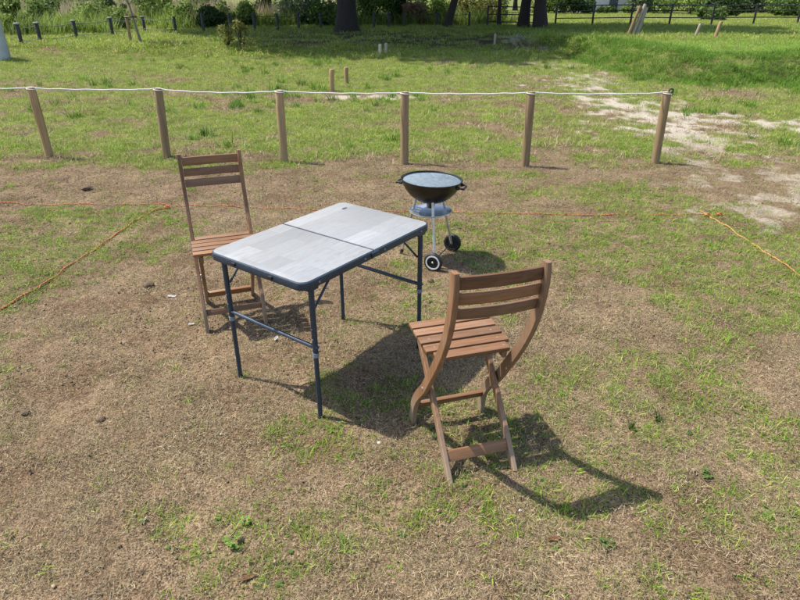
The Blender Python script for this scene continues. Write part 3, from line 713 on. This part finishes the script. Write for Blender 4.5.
for x, y, xt, z, lab in STK:
    if lab: stake('wooden_stake', x, y, xt, z, .047, 'stake', lab, 'wooden stakes carrying the white rope')
    tops.append(Vector((xt, y, z - .012)))
stk_off = stake('wooden_stake', -5.62, 7.22, -5.65, .79, .047, 'stake', 'wooden stake just past the left edge, carrying the rope', 'wooden stakes carrying the white rope')
pts = []
sag = [.008, .012, .024, .016, .010, .014]
for i, (a, b) in enumerate(zip(tops[:-1], tops[1:])):
    for k in range(14):
        t = k / 14; q = a.lerp(b, t); q.z -= sag[i] * 4 * t * (1 - t) * (.8 if i % 2 else 1.0)
        q.y -= .0; q.z += .010 * math.exp(-min(t, 1 - t) * 22) + .003 * math.sin(k * 2.1 + i); pts.append(q)
pts.append(tops[-1] + Vector((0, 0, .010)))
rp = tube_obj('white_rope', pts, .0058, 'rope_white', None, 7); tag(rp, 'white rope strung along the tops of the wooden stakes', 'rope')
bm = bmesh.new(); ring = [tops[-1] + Vector((.035 + .022 * math.cos(a), -.01, .022 + .022 * math.sin(a))) for a in np.linspace(0, 2 * math.pi, 15)]
add_tube(bm, ring, .008, 8, False); meshobj('rope_ring', bm_mesh(bm, 'rope_ring'), 'black', rp)
for i, q in enumerate(tops[1:]):
    bm = bmesh.new(); ring = [q + Vector((.0475 * math.cos(a), .0475 * math.sin(a), -.012 + .01 * math.sin(a * .5))) for a in np.linspace(0, 2 * math.pi, 19)]
    add_tube(bm, ring, .0042, 6, False); meshobj('rope_loop', bm_mesh(bm, 'rope_loop'), 'rope_white', rp)

# ------------------------------------------------------------------ orange ground ropes
def ground_rope(name, P, mat, label, r=.0038, lift=.008, knots=()):
    sp = spline([(x, y) for x, y in P], 14); pts = []
    for i, q in enumerate(sp):
        w = .002 * math.sin(i * 1.7) + .008 * math.sin(i * .21 + 1)
        x, y = q[0] + w * .3, q[1] + w; pts.append((x, y, H(x, y) + lift + .004 * math.sin(i * .9)))
    bm = bmesh.new()
    # two twisted strands
    fr = frames(pts); 
    dense = []
    for ph in (0, math.pi):
        st = []
        for i in range(len(pts) - 1):
            p, d, u, v = fr[i]; p2 = Vector(pts[i + 1])
            for k in range(5):
                t = k / 5; a = ph + (i + t) * 4.2; c = Vector(p).lerp(p2, t); st.append(c + (u * math.cos(a) + v * math.sin(a)) * r * .55)
        add_tube(bm, st, r * .72, 5)
    o = meshobj(name, bm_mesh(bm, name, 60), mat); tag(o, label, 'rope')
    for (kx, ky) in knots:
        bm = bmesh.new()
        for q in range(3):
            ring = [Vector((kx, ky, H(kx, ky) + lift + .006)) + Matrix.Rotation(q * 1.1, 3, 'X') @ Vector((.02 * math.cos(a), .016 * math.sin(a), .006 * math.sin(2 * a + q))) for a in np.linspace(0, 2 * math.pi, 15)]
            add_tube(bm, ring, r * .9, 6, False)
        meshobj('knot', bm_mesh(bm, 'knot', 60), mat, o)
    return o
ground_rope('orange_rope', [(-4.8, 5.42), (-3.71, 5.33), (-3.0, 5.26), (-2.3, 5.25), (-1.6, 5.2), (-.99, 5.13), (-.2, 5.08), (.3, 5.06), (.71, 5.04), (1.5, 5.0), (2.2, 4.98), (2.9, 4.98)], 'rope_orange',
            'orange rope lying straight across the ground behind table and grill', knots=[(2.78, 4.96)])
ground_rope('orange_rope', [(-2.08, 5.18), (-2.2, 4.98), (-2.26, 4.6), (-2.31, 4.1), (-2.36, 3.65), (-2.43, 3.19), (-2.52, 2.6)], 'rope_orange', 'orange rope running diagonally toward the lower left, left of the table', .0048, knots=[(-2.1, 5.16)])
ground_rope('yellow_rope', [(2.66, 5.06), (2.70, 4.9), (2.72, 4.5), (2.735, 4.1), (2.745, 3.7), (2.76, 3.0)], 'rope_yellow', 'orange yellow rope running toward the right edge in front of the path', .0042, knots=[(2.68, 4.97)])

# ------------------------------------------------------------------ further stakes on the meadow
stake('wooden_stake', -1.36, 12.52, -1.345, .43, .047, 'stake', 'short brown stake in the meadow, nearer of the two behind the rope', 'short stakes in the meadow', n=10)
stake('wooden_stake', -1.15, 13.58, -1.15, .36, .047, 'stake', 'short brown stake in the meadow, farther of the two behind the rope', 'short stakes in the meadow', n=10)
def far_stake(px, y, dz, r, mat, label, lean=0, n=8):
    x = (px - 400) * (y * .891 + .62) / 596; z = H(x, y)
    return stake('wooden_stake', x, y, x + lean, z + dz, r, mat, label, 'short stakes in the meadow', n=n)
far_stake(380, 20.6, .34, .05, 'pale_stake', 'pale short stake in the tree shade, left one of a close pair')
far_stake(386, 20.6, .36, .05, 'pale_stake', 'pale short stake in the tree shade, right one of a close pair')
far_stake(495, 23.6, .36, .045, 'pale_stake', 'small pale stake in the tree shade beside the sandy path')
far_stake(694, 21.9, .46, .055, 'pale_stake', 'whitish stake on the right lawn, farther of two', .1)
far_stake(713, 20.5, .53, .06, 'stake', 'brown stake on the right lawn, nearer of two', .1)
for px, lean, hh, r, mt, lab in ((627, .28, 1.0, .06, 'stake', 'leaning brown pole, leftmost of three leaning poles on the lawn'), (631, .3, 1.05, .06, 'pale_stake', 'leaning pale pole, middle one of three leaning poles on the lawn'), (635.5, .2, .95, .07, 'bark_pale', 'leaning grey pole, rightmost of three leaning poles on the lawn')):
    x = (px - 400) * (23 * .891 + .62) / 596; z = H(x, 23)
    o = stake('leaning_pole', x, 23, x + lean, z + hh, r, mt, lab, 'leaning poles on the lawn', n=8)

# ------------------------------------------------------------------ foliage, trees, shrubs
def leaf_mesh(name, clumps, n, size, pal, rng, flat=.35):
    cl = np.array(clumps, float); wts = cl[:, 3] ** 2; wts = wts / wts.sum()
    k = rng.choice(len(cl), n, p=wts); d = rng.normal(size=(n, 3)); d /= np.linalg.norm(d, axis=1)[:, None]
    rr = rng.random(n) ** .45; sc = np.stack([cl[k, 3], cl[k, 3], cl[k, 3] * cl[k, 4]], 1)
    c = cl[k, :3] + d * rr[:, None] * sc + rng.normal(0, .06, (n, 3)) * cl[k, 3][:, None]
    nr = d * .6 + rng.normal(size=(n, 3)) * .6 + np.array([0, 0, flat]); nr /= np.linalg.norm(nr, axis=1)[:, None]
    a = np.cross(nr, rng.normal(size=(n, 3))); a /= np.linalg.norm(a, axis=1)[:, None]; b = np.cross(nr, a)
    s = size * (.55 + .9 * rng.random(n))[:, None]
    V = np.stack([c - a * s, c + b * s * .5 - nr * s * .12, c + a * s, c - b * s * .5 - nr * s * .12], 1).reshape(-1, 3)
    pal = np.array(pal); shade = pal[rng.integers(0, len(pal), n)] * (.7 + .6 * rng.random(n))[:, None] * (.85 + .3 * rng.random(len(cl)))[k][:, None]
    F = np.arange(4 * n).reshape(n, 4)
    F = np.stack([F[:, 0], F[:, 1], F[:, 2], F[:, 0], F[:, 2], F[:, 3]], 1).ravel()
    return np_mesh(name, V, F, np.full(2 * n, 3), np.repeat(shade, 4, 0))
P_DARK = [(.045, .085, .020), (.065, .12, .025), (.035, .065, .018)]
P_MID = [(.09, .16, .03), (.12, .20, .036), (.07, .125, .028), (.16, .23, .05)]
P_LIGHT = [(.17, .26, .045), (.22, .30, .06), (.13, .21, .04), (.27, .32, .09)]
P_YEL = [(.26, .26, .06), (.32, .29, .08), (.18, .2, .05)]
P_GREY = [(.14, .20, .09), (.19, .25, .12), (.11, .16, .075)]
P_PINK = [(.22, .13, .10), (.16, .12, .06), (.28, .18, .14)]
def tree(x, y, h, r, trunk_r, label, pal, seed, base_crown=.35, leaves=5000, lsize=.13, lean=(0, 0), limbs=7, bark='bark', group=None, name='tree', flare=1.35, cc=(0, 0)):
    rng = np.random.default_rng(seed); z0 = H(x, y); R = empty(name, (x, y, z0)); bm = bmesh.new()
    hb = h * .62; pts = []; rad = []
    for f in (-.02, .0, .04, .12, .3, .5, .7, 1.0):
        pts.append(Vector((lean[0] * f + rng.normal() * .03 * h * .1 * (f > .1), lean[1] * f + rng.normal() * .02 * h * .1 * (f > .1), hb * f)))
        rad.append(trunk_r * (flare if f <= 0 else 1.12 if f < .05 else 1 - .65 * f))
    add_tube(bm, pts, rad, 14)
    clumps = []
    for k in range(limbs):
        a = 2 * math.pi * k / limbs + rng.normal() * .3; f = .42 + .5 * rng.random(); i0 = Vector((lean[0] * f, lean[1] * f, hb * f))
        L = r * (.55 + .4 * rng.random()); e = i0 + Vector((math.cos(a) * L, math.sin(a) * L, h * (.12 + .25 * rng.random())))
        m = i0.lerp(e, .5) + Vector((0, 0, h * .05)); rr = trunk_r * .42
        add_tube(bm, [i0, i0.lerp(m, .5), m, m.lerp(e, .5), e], [rr, rr * .8, rr * .6, rr * .4, rr * .15], 7)
        clumps.append((*e, r * .38, .7)); clumps.append((*m, r * .3, .7))
    for k in range(limbs * 2):
        a = rng.random() * 6.28; q = r * rng.random() ** .5 * .9; zz = h * (base_crown + .1 + (.85 - base_crown) * rng.random())
        fall = 1 - .55 * max(0, (zz / h - .6) / .4)
        clumps.append((lean[0] + math.cos(a) * q * fall, lean[1] + math.sin(a) * q * fall, zz, r * (.2 + .16 * rng.random()), .65))
    clumps = [(c[0] + cc[0], c[1] + cc[1], *c[2:]) for c in clumps]
    clumps = [c if c[2] - c[3] * c[4] > h * base_crown else (c[0], c[1], h * base_crown + c[3] * c[4], c[3], c[4]) for c in clumps]
    meshobj('trunk', bm_mesh(bm, 'trunk', 60), bark, R)
    meshobj('crown', leaf_mesh('crown', clumps, leaves, lsize, pal, rng), 'leaf', R)
    return tag(R, label, 'tree', group)
def shrub(px, y, w, h, label, pal, seed, leaves=2600, lsize=.055, name='shrub', group=None, x=None, ball=.9):
    rng = np.random.default_rng(seed)
    if x is None: x = (px - 400) * (y * .891 + .62) / 596
    R = empty(name, (x, y, H(x, y))); bm = bmesh.new(); cl = []
    for k in range(7):
        a = rng.random() * 6.28; q = rng.random() ** .5 * w * .62; e = Vector((math.cos(a) * q, math.sin(a) * q, h * (.35 + .5 * rng.random())))
        add_tube(bm, [Vector((rng.normal() * .03, rng.normal() * .03, -.03)), e * .5 + Vector((0, 0, .05 * h)), e], [.03 * h, .02 * h, .006 * h], 5)
        cl.append((e.x, e.y, e.z, w * (.26 + .2 * rng.random()), ball))
    for k in range(7):
        a = rng.random() * 6.28; q = rng.random() ** .5 * w * .8; cl.append((math.cos(a) * q, math.sin(a) * q, h * (.14 + .62 * rng.random()), w * (.2 + .2 * rng.random()), ball))
    meshobj('stems', bm_mesh(bm, 'stems', 60), 'bark', R); meshobj('foliage', leaf_mesh('foliage', cl, leaves, lsize, pal, rng), 'leaf', R)
    return tag(R, label, 'shrub', group)
def X_at(px, y): return (px - 400) * (y * .891 + .62) / 596

G_T = 'large shade trees at the edge of the meadow'
tree(X_at(347, 28.9), 28.9, 13, 8.2, .46, 'thick dark tree trunk in the middle background, its crown out of view', P_DARK, 1, .24, 42000, .34, (.2, 0), 12, group=G_T, cc=(-2.4, .6))
tree(X_at(523, 32.4), 32.4, 12, 5.4, .27, 'dark tree trunk right of centre, left one of a close pair', P_DARK, 2, .26, 24000, .32, (.4, 0), 8, group=G_T)
tree(X_at(540, 31.6), 31.6, 13, 5.8, .31, 'dark tree trunk right of centre, right one of a close pair', P_DARK, 3, .26, 26000, .32, (-.1, .2), 8, group=G_T)
tree(X_at(446, 32.4), 32.0, 8.0, 5.0, .2, 'small dark crooked tree leaning right between the big trunks', P_DARK, 4, .36, 6000, .17, (1.5, -.3), 7, group=G_T)
tree(X_at(499, 34), 34.0, 7, 3.6, .11, 'small forked tree behind the dark rail gate', P_DARK, 5, .34, 3500, .16, (-.2, 0), 5, group=G_T)

# low rope fence of grey posts along the left and middle background
FP = [(22, 20.5, .62), (41, 21.3, .62), (77, 23.6, .62), (113, 25.6, .64), (145, 28.6, .62), (176, 27.9, .66), (204, 27.6, .78), (231, 28.2, .78), (255, 29.0, .8), (278, 29.8, .72), (299, 30.4, .74), (321, 30.8, .72),
      (374, 31.6, .74), (389, 32.4, .74), (404, 32.6, .74), (437, 32.9, .74), (469, 33.1, .74)]
def rope_fence(ids, label):
    x0, y0 = X_at(FP[ids[0]][0], FP[ids[0]][1]), FP[ids[0]][1]; R = empty('rope_fence', (x0, y0, H(x0, y0))); base = R.location.copy(); rp = []
    for i in ids:
        px, y, h = FP[i]; x = X_at(px, y); z = H(x, y); bm = bmesh.new(); r = .06
        add_tube(bm, [(0, 0, -.1), (0, 0, h * .5), (0, 0, h * .96), (0, 0, h)], [r, r, r, r * .8], 10)
        o = meshobj('post', bm_mesh(bm, 'post', 50), 'post_grey', R); o.location = Vector((x, y, z)) - base
        if i < 5:
            bm = bmesh.new(); add_lathe(bm, [(0, h + .03), (.075, h + .025), (.10, h + .005), (.10, h - .02), (.077, h - .035)], 14); meshobj('cap', bm_mesh(bm, 'cap'), 'post_cap', o)
        rp.append(Vector((x, y - .08, z + h * .86)) - base)
    for lev in (0, .38) if ids[0] == 0 else (0,):
        q = []
        for a, b in zip(rp[:-1], rp[1:]):
            for k in range(8): t = k / 8; c = a.lerp(b, t); c.z -= .05 * 4 * t * (1 - t) + lev; q.append(c)
        q.append(rp[-1] - Vector((0, 0, lev))); tube_obj('rope', q, .012, 'post_cap' if ids[0] == 0 else 'post_grey', R, 6)
    return tag(R, label, 'fence')
rope_fence(range(0, 6), 'low rope fence of capped grey posts in the upper left background')
rope_fence(range(6, 12), 'low fence of plain dark posts left of the thick tree trunk')
rope_fence(range(12, 17), 'low fence of dark posts between thick trunk and rail gate')

# dark rail fence on the right
def rail_fence(xs_, ys_, h, label, rails, name='rail_fence', pr=.042):
    R = empty(name, (xs_[0], ys_[0], H(xs_[0], ys_[0]))); b = R.location.copy(); P = []
    for x, y in zip(xs_, ys_):
        z = H(x, y); P.append(Vector((x, y, z)) - b); box_obj('post', P[-1] + Vector((0, 0, h / 2 - .05)), (pr * 2, pr * 2, h + .1), 'fence_dark', R, None, .008)
    for f in rails:
        for p, q in zip(P[:-1], P[1:]):
            tube_obj('rail', [p + Vector((0, 0, h * f)), q + Vector((0, 0, h * f))], .024, 'fence_dark', R, 8)
    return tag(R, label, 'fence')
rail_fence([X_at(p, y) for p, y in ((555, 34.6), (592, 34.8), (630, 35), (669, 35.2), (711, 35.6), (753, 36), (797, 36.6), (845, 37.2))], [34.6, 34.8, 35, 35.2, 35.6, 36, 36.6, 37.2], 1.05, 'dark three rail fence along the far edge of the right lawn', (.36, .68, .93))
g = rail_fence([X_at(p, 33.2) for p in (487, 533)], [33.2, 33.2], .98, 'dark rail gate standing behind the forked tree', (.25, .6, .95), 'rail_gate'); g['category'] = 'gate'

# concrete pole at the left edge, sapling with its stake
R = empty('thick_post', (X_at(1, 18.4), 18.4, H(X_at(1, 18.4), 18.4))); tag(R, 'thick pale grey post at the left edge of the meadow', 'post')
tube_obj('shaft', [(0, 0, -.1), (0, 0, .7), (0, 0, 1.22), (0, 0, 1.27)], [.20, .195, .19, .14], 'concrete', R, 24)
tube_obj('band', [(0, 0, 1.02), (0, 0, 1.08)], [.197, .197], 'steel', R, 24)
sx, sy = X_at(141, 22.0), 22.0
S = tree(sx, sy, 3.6, .9, .04, 'slim pale sapling trunk tied to a stake in the upper left', P_LIGHT, 21, .55, 900, .06, (-.35, 0), 4, 'bark_pale', name='sapling', flare=1.1)
st = stake('sapling_stake', X_at(130.5, 22), 22.0, X_at(130.5, 22) + .02, H(sx, sy) + .9, .05, 'stake', 'brown stake beside the slim sapling', 'short stakes in the meadow', n=10)
zt = H(sx, sy) + .8
tie = tube_obj('tie_strap', [(X_at(130.5, 22) - .05, 21.93, zt), (sx - .02, 21.93, zt + .01), (sx - .02, 22.06, zt), (X_at(130.5, 22) - .05, 22.06, zt)], .022, 'black', None, 6); tag(tie, 'black strap tying the sapling to its stake', 'strap')

# shrubs and trees behind the fences
G_S = 'shrubs behind the low fence'
SH = [(27, 27, .9, 1.5, P_LIGHT, 'leafy light green shrub left of the capped posts'), (48, 31, .9, 1.3, P_MID, 'low green shrub behind the second capped post'), (105, 30.5, 1.5, 1.3, P_LIGHT, 'broad green shrub behind the sapling stake'),
      (118, 33, .7, 1.5, P_DARK, 'dark conical shrub just left of the sapling'), (160, 36, 1.6, 1.9, P_LIGHT, 'light green rounded shrub right of the sapling'), (155, 44, 1.6, 2.6, P_MID, 'tall mid green bush at the top behind the sapling'),
      (186, 33, 1.0, 1.2, P_LIGHT, 'light green shrub between the plain dark posts at left'), (213, 31.5, .9, .9, P_DARK, 'low dark shrub under the seeding grass'), (240, 33.5, 1.0, 1.2, P_LIGHT, 'green shrub behind the yellowish sapling bush'),
      (262, 36.5, .8, 2.2, P_DARK, 'dark bush top left of the reed clump'), (300, 35, 1.9, 1.5, P_GREY, 'large bluish green reedy shrub left of the thick trunk'), (325, 33.4, 1.0, 1.1, P_MID, 'green shrub touching the thick trunk on its left'),
      (372, 34.8, 1.3, 2.4, P_MID, 'tall leafy bush right of the thick trunk'), (395, 36, 1.3, 2.5, P_DARK, 'dark overhanging bush right of the leafy one'), (412, 35.2, 1.0, 1.3, P_PINK, 'brownish pink shrub between trunk and crooked tree'),
      (432, 36.5, 1.4, 1.5, P_LIGHT, 'light green bush left of the crooked tree'), (470, 38, 2.0, 1.9, P_YEL, 'yellow green bush right of the crooked tree'), (490, 39, 1.3, 1.6, P_LIGHT, 'pale green bush behind the rail gate'), (60, 40, 1.8, 2.2, P_LIGHT, 'tall light green bush at the top left corner'),
      (10, 36, 1.6, 2.0, P_LIGHT, 'light green bush behind the thick pale post'), (208, 42, 2.0, 2.4, P_MID, 'green bush at the top above the plain posts'), (90, 46, 2.2, 2.6, P_MID, 'mid green bush at the top between corner bush and sapling')]
for i, (px, y, w, h, pal, lab) in enumerate(SH): shrub(px, y, w, h, lab, pal, 200 + i, 3000, .075, group=G_S)
shrub(228, 21.3, .42, .75, 'sparse yellowish bush in front of the dark posts, left one', P_YEL, 301, 420, .045, 'sparse_bush'); shrub(242, 20.8, .4, .95, 'sparse yellowish bush in front of the dark posts, right one', P_YEL, 302, 420, .045, 'sparse_bush')

G_F = 'trees and bushes beyond the rail fence'
FS = [(575, 47, 1.6, 1.5, P_DARK, 'dark bush behind the rail fence, left of the cream house'), (606, 50, .8, .3, P_MID, 'low green bush in front of the houses'), (628, 52, .8, .35, P_LIGHT, 'low bush before the blue grey house'), (648, 50, 2.0, 2.0, P_GREY, 'bluish green bush right of the houses'), (664, 53, 2.0, 2.4, P_MID, 'dark bush beyond the fence above the leaning poles'),
      (688, 46, 2.4, 2.6, P_LIGHT, 'large bright green round bush beyond the rail fence'), (722, 41, 1.6, 1.2, P_DARK, 'dark low bush behind the brown stake on the lawn'), (712, 34, .8, .6, P_MID, 'small green bush just behind the rail fence'), (748, 52, 2.6, 2.4, P_MID, 'mid green bush beyond the fence near the right edge'), (775, 50, 2.4, 1.8, P_GREY, 'greyish green bush near the right edge'), (800, 46, 2.6, 2.2, P_LIGHT, 'light green bush at the right edge'),
      (790, 41, 1.8, .9, P_MID, 'low dark bush at the right edge behind the fence'), (556, 52, 1.8, 2.2, P_LIGHT, 'light green bush just right of the trunk pair')]
for i, (px, y, w, h, pal, lab) in enumerate(FS): shrub(px, 56 + (y - 46) * 1.1, w * 1.25, h * 1.2, lab, pal, 400 + i, 3600, .12, group=G_F)
FT = [(-8, 62, 9), (70, 66, 10), (140, 70, 10), (205, 64, 9), (268, 72, 11), (330, 68, 10), (395, 72, 11), (455, 66, 10), (515, 74, 11), (560, 82, 11), (660, 74, 10), (705, 66, 9), (745, 72, 10), (790, 66, 9), (835, 70, 10)]
for i, (px, y, h) in enumerate(FT):
    pal = (P_MID, P_DARK, P_LIGHT, P_GREY)[i % 4]
    nm = ['far left', 'second', 'third', 'fourth', 'fifth', 'sixth', 'seventh', 'eighth', 'ninth', 'tenth', 'eleventh', 'twelfth', 'thirteenth', 'fourteenth', 'far right'][i]
    tree(X_at(px, y), y, h, 4.6, .25, f'distant tree in the backdrop row, {nm} counting from the left', pal, 500 + i, .04, 4200, .24, (0, 0), 7, group='distant row of trees')

# houses in the far background
def house(px, y, w, d, hw, hr, rz, wall, label):
    x = X_at(px, y); R = empty('house', (x, y, H(x, y)), rz); tag(R, label, 'house')
    box_obj('wall', (0, 0, hw / 2 - .2), (w, d, hw + .4), wall, R, None, .02)
    bm = bmesh.new(); P = [(-w / 2 - .35, hw - .12), (0, hw + hr), (w / 2 + .35, hw - .12), (w / 2 + .35, hw + .06), (0, hw + hr + .2), (-w / 2 - .35, hw + .06)]
    a = [bm.verts.new((u, -d / 2 - .35, z)) for u, z in P]; b = [bm.verts.new((u, d / 2 + .35, z)) for u, z in P]
    bm.faces.new(a); bm.faces.new(b[::-1])
    for k in range(6): bm.faces.new((a[k], a[(k + 1) % 6], b[(k + 1) % 6], b[k]))
    meshobj('roof', bm_mesh(bm, 'roof', 20), 'roof', R)
    bm = bmesh.new(); a = [bm.verts.new(q) for q in ((-w / 2 + .02, -d / 2 + .01, hw - .02), (w / 2 - .02, -d / 2 + .01, hw - .02), (0, -d / 2 + .01, hw + hr - .05))]; b = [bm.verts.new((v.co.x, d / 2 - .01, v.co.z)) for v in a]
    bm.faces.new(a); bm.faces.new(b[::-1])
    for k in range(3): bm.faces.new((a[k], a[(k + 1) % 3], b[(k + 1) % 3], b[k]))
    meshobj('gable', bm_mesh(bm, 'gable', 20), wall, R)
    for zz in (1.15, 3.9):
        if zz > hw - 1: continue
        n = max(2, int(w // 2.2))
        for k in range(n):
            xx = -w / 2 + w * (k + .5) / n
            if zz < 2 and k == n - 1:
                dr = box_obj('door', (xx, -d / 2 - .02, .95), (.9, .08, 1.95), 'roof', R, None, .01); box_obj('handle', (.32, -.06, 0), (.04, .05, .14), 'steel', dr, None, .005); continue
            f = box_obj('window', (xx, -d / 2 - .015, zz + .1), (1.15, .07, 1.25), 'frame_white', R, None, .01)
            box_obj('pane', (-.27, -.03, 0), (.46, .03, 1.08), 'glass', f, None, .003); box_obj('pane', (.27, -.03, 0), (.46, .03, 1.08), 'glass', f, None, .003)
            box_obj('sill', (0, -.05, -.66), (1.3, .14, .06), 'frame_white', f, None, .005)
    return R
house(588, 70, 5.0, 6, 3.2, 1.6, .15, 'house_wall', 'cream walled house far behind the rail fence, left of two')
house(617, 76, 6.0, 7, 5.4, 2.0, -.12, 'house_wall_b', 'blue grey two storey house far behind the rail fence, right of two')

# ------------------------------------------------------------------ small things on the ground
def weed_plant(x, y, r, n, label, seed, pal=((.07, .135, .025), (.11, .18, .035), (.15, .2, .06)), upright=False):
    rng = np.random.default_rng(seed)
    if upright: V, F, T, K = blades(n, r * .25, r * .8, r * 1.8, .1, .8, r * .12, pal, rng, 3, .7)
    else:
        V, F, T, K = [], [], [], []
        for q in range(7):
            v, f, t, k = rosette(n, r, pal, rng); o = np.array([rng.normal() * r * 1.0, rng.normal() * r * .8, .004 * q]); b = len(V)
            V += [p + o for p in v]; F += [i + b for i in f]; T += t; K += k
    o = meshobj('weed', np_mesh('weed', V, F, T, np.array(K)), 'leaf'); o.location = (x, y, H(x, y)); return tag(o, label, 'weed', 'single weeds')
weed_plant(-.587, 1.466, .016, 10, 'bright green leafy weed at the bottom left', 31, ((.13, .22, .035), (.19, .28, .05), (.10, .17, .03)))
weed_plant(-.56, 1.55, .011, 9, 'smaller leafy weed just above the bright weed at the bottom left', 32, ((.13, .22, .035), (.19, .28, .05)))
weed_plant(1.221, 1.80, .016, 10, 'dark green weed right of the tip of the chair shadow', 33)
weed_plant(1.165, 2.155, .045, 26, 'upright dark grass tuft right of the near chair', 34, ((.05, .09, .025), (.07, .12, .03)), True)
weed_plant(1.02, 2.09, .045, 22, 'upright pale green tuft just left of the dark grass tuft', 35, ((.12, .17, .04), (.16, .2, .06)), True)

weed_plant(.72, 1.47, .014, 9, 'tiny green weed near the bottom, below the chair shadow', 37)
weed_plant(.15, 2.03, .03, 18, 'short green tuft at the front foot of the near chair', 38, ((.09, .15, .03), (.12, .18, .05)), True)
def pebble(x, y, r, label, mat='stone', name='pebble', cat='stone', flat=.6):
    bm = bmesh.new(); bmesh.ops.create_icosphere(bm, subdivisions=2, radius=r)
    for v in bm.verts: v.co *= 1 + random.uniform(-.16, .16); v.co.z *= flat
    o = meshobj(name, bm_mesh(bm, name, 30), mat); o.location = (x, y, H(x, y) + r * flat * .75); o.rotation_euler = (0, 0, random.random() * 6); return tag(o, label, cat)
pebble(-.09, 1.99, .009, 'pale pebble near the edge of the table shadow'); pebble(-.40, 1.57, .006, 'pale pebble at the lower left of the picture middle')
pebble(-.78, 2.05, .006, 'small pale pebble left of the near table leg'); pebble(.45, 1.63, .006, 'small pale pebble below the near chair')
pebble(.205, 3.62, .022, 'brown stone in front of the nearer grill wheel', 'clod')
for (x, y, r, lab) in ((-1.66, 3.55, .035, 'dark soil clod left of the far chair'), (-3.1, 5.75, .05, 'dark soil clod beyond the orange rope at left'), (-1.72, 2.2, .022, 'small soil clod in the left foreground'), (-1.35, 2.15, .02, 'small soil clod right of the other in the left foreground')):
    pebble(x, y, r, lab, 'clod', 'soil_clod', 'clod', .5)
def flat_bit(name, x, y, l, w, mat, label, cat, rz):
    bm = bmesh.new(); n = 6
    top = [[bm.verts.new(((i / n - .5) * l, s * w * .5 * (1 - abs(2 * i / n - 1) ** 3 * .8), .004 + .25 * w * math.sin(i * 1.1) * .5)) for s in (-1, 0, 1)] for i in range(n + 1)]
    for r in top: r[1].co.z -= .12 * w
    for a, b in zip(top[:-1], top[1:]):
        for k in range(2): bm.faces.new((a[k], a[k + 1], b[k + 1], b[k]))
    bmesh.ops.solidify(bm, geom=list(bm.faces), thickness=.0012)
    o = meshobj(name, bm_mesh(bm, name, 50), mat); o.location = (x, y, H(x, y) + .006); o.rotation_euler = (0, 0, rz); return tag(o, label, cat)
flat_bit('paper_scrap', -1.453, 3.392, .06, .025, 'paper', 'white scrap lying left of the far chair', 'scrap', .1)
flat_bit('paper_scrap', -1.215, 3.03, .035, .02, 'paper', 'small white scrap lying at the foot of the far chair', 'scrap', .5)
flat_bit('dead_leaf', -.69, 2.86, .05, .022, 'paper', 'pale curled leaf under the left end of the table', 'leaf', 1.5)
flat_bit('dead_leaf', .54, 1.485, .05, .018, 'dead_leaf', 'brown dead leaf near the bottom right of the middle', 'leaf', .2)
flat_bit('dead_leaf', -.50, 1.33, .06, .014, 'dead_leaf', 'narrow brown dead leaf at the bottom edge left', 'leaf', .5)
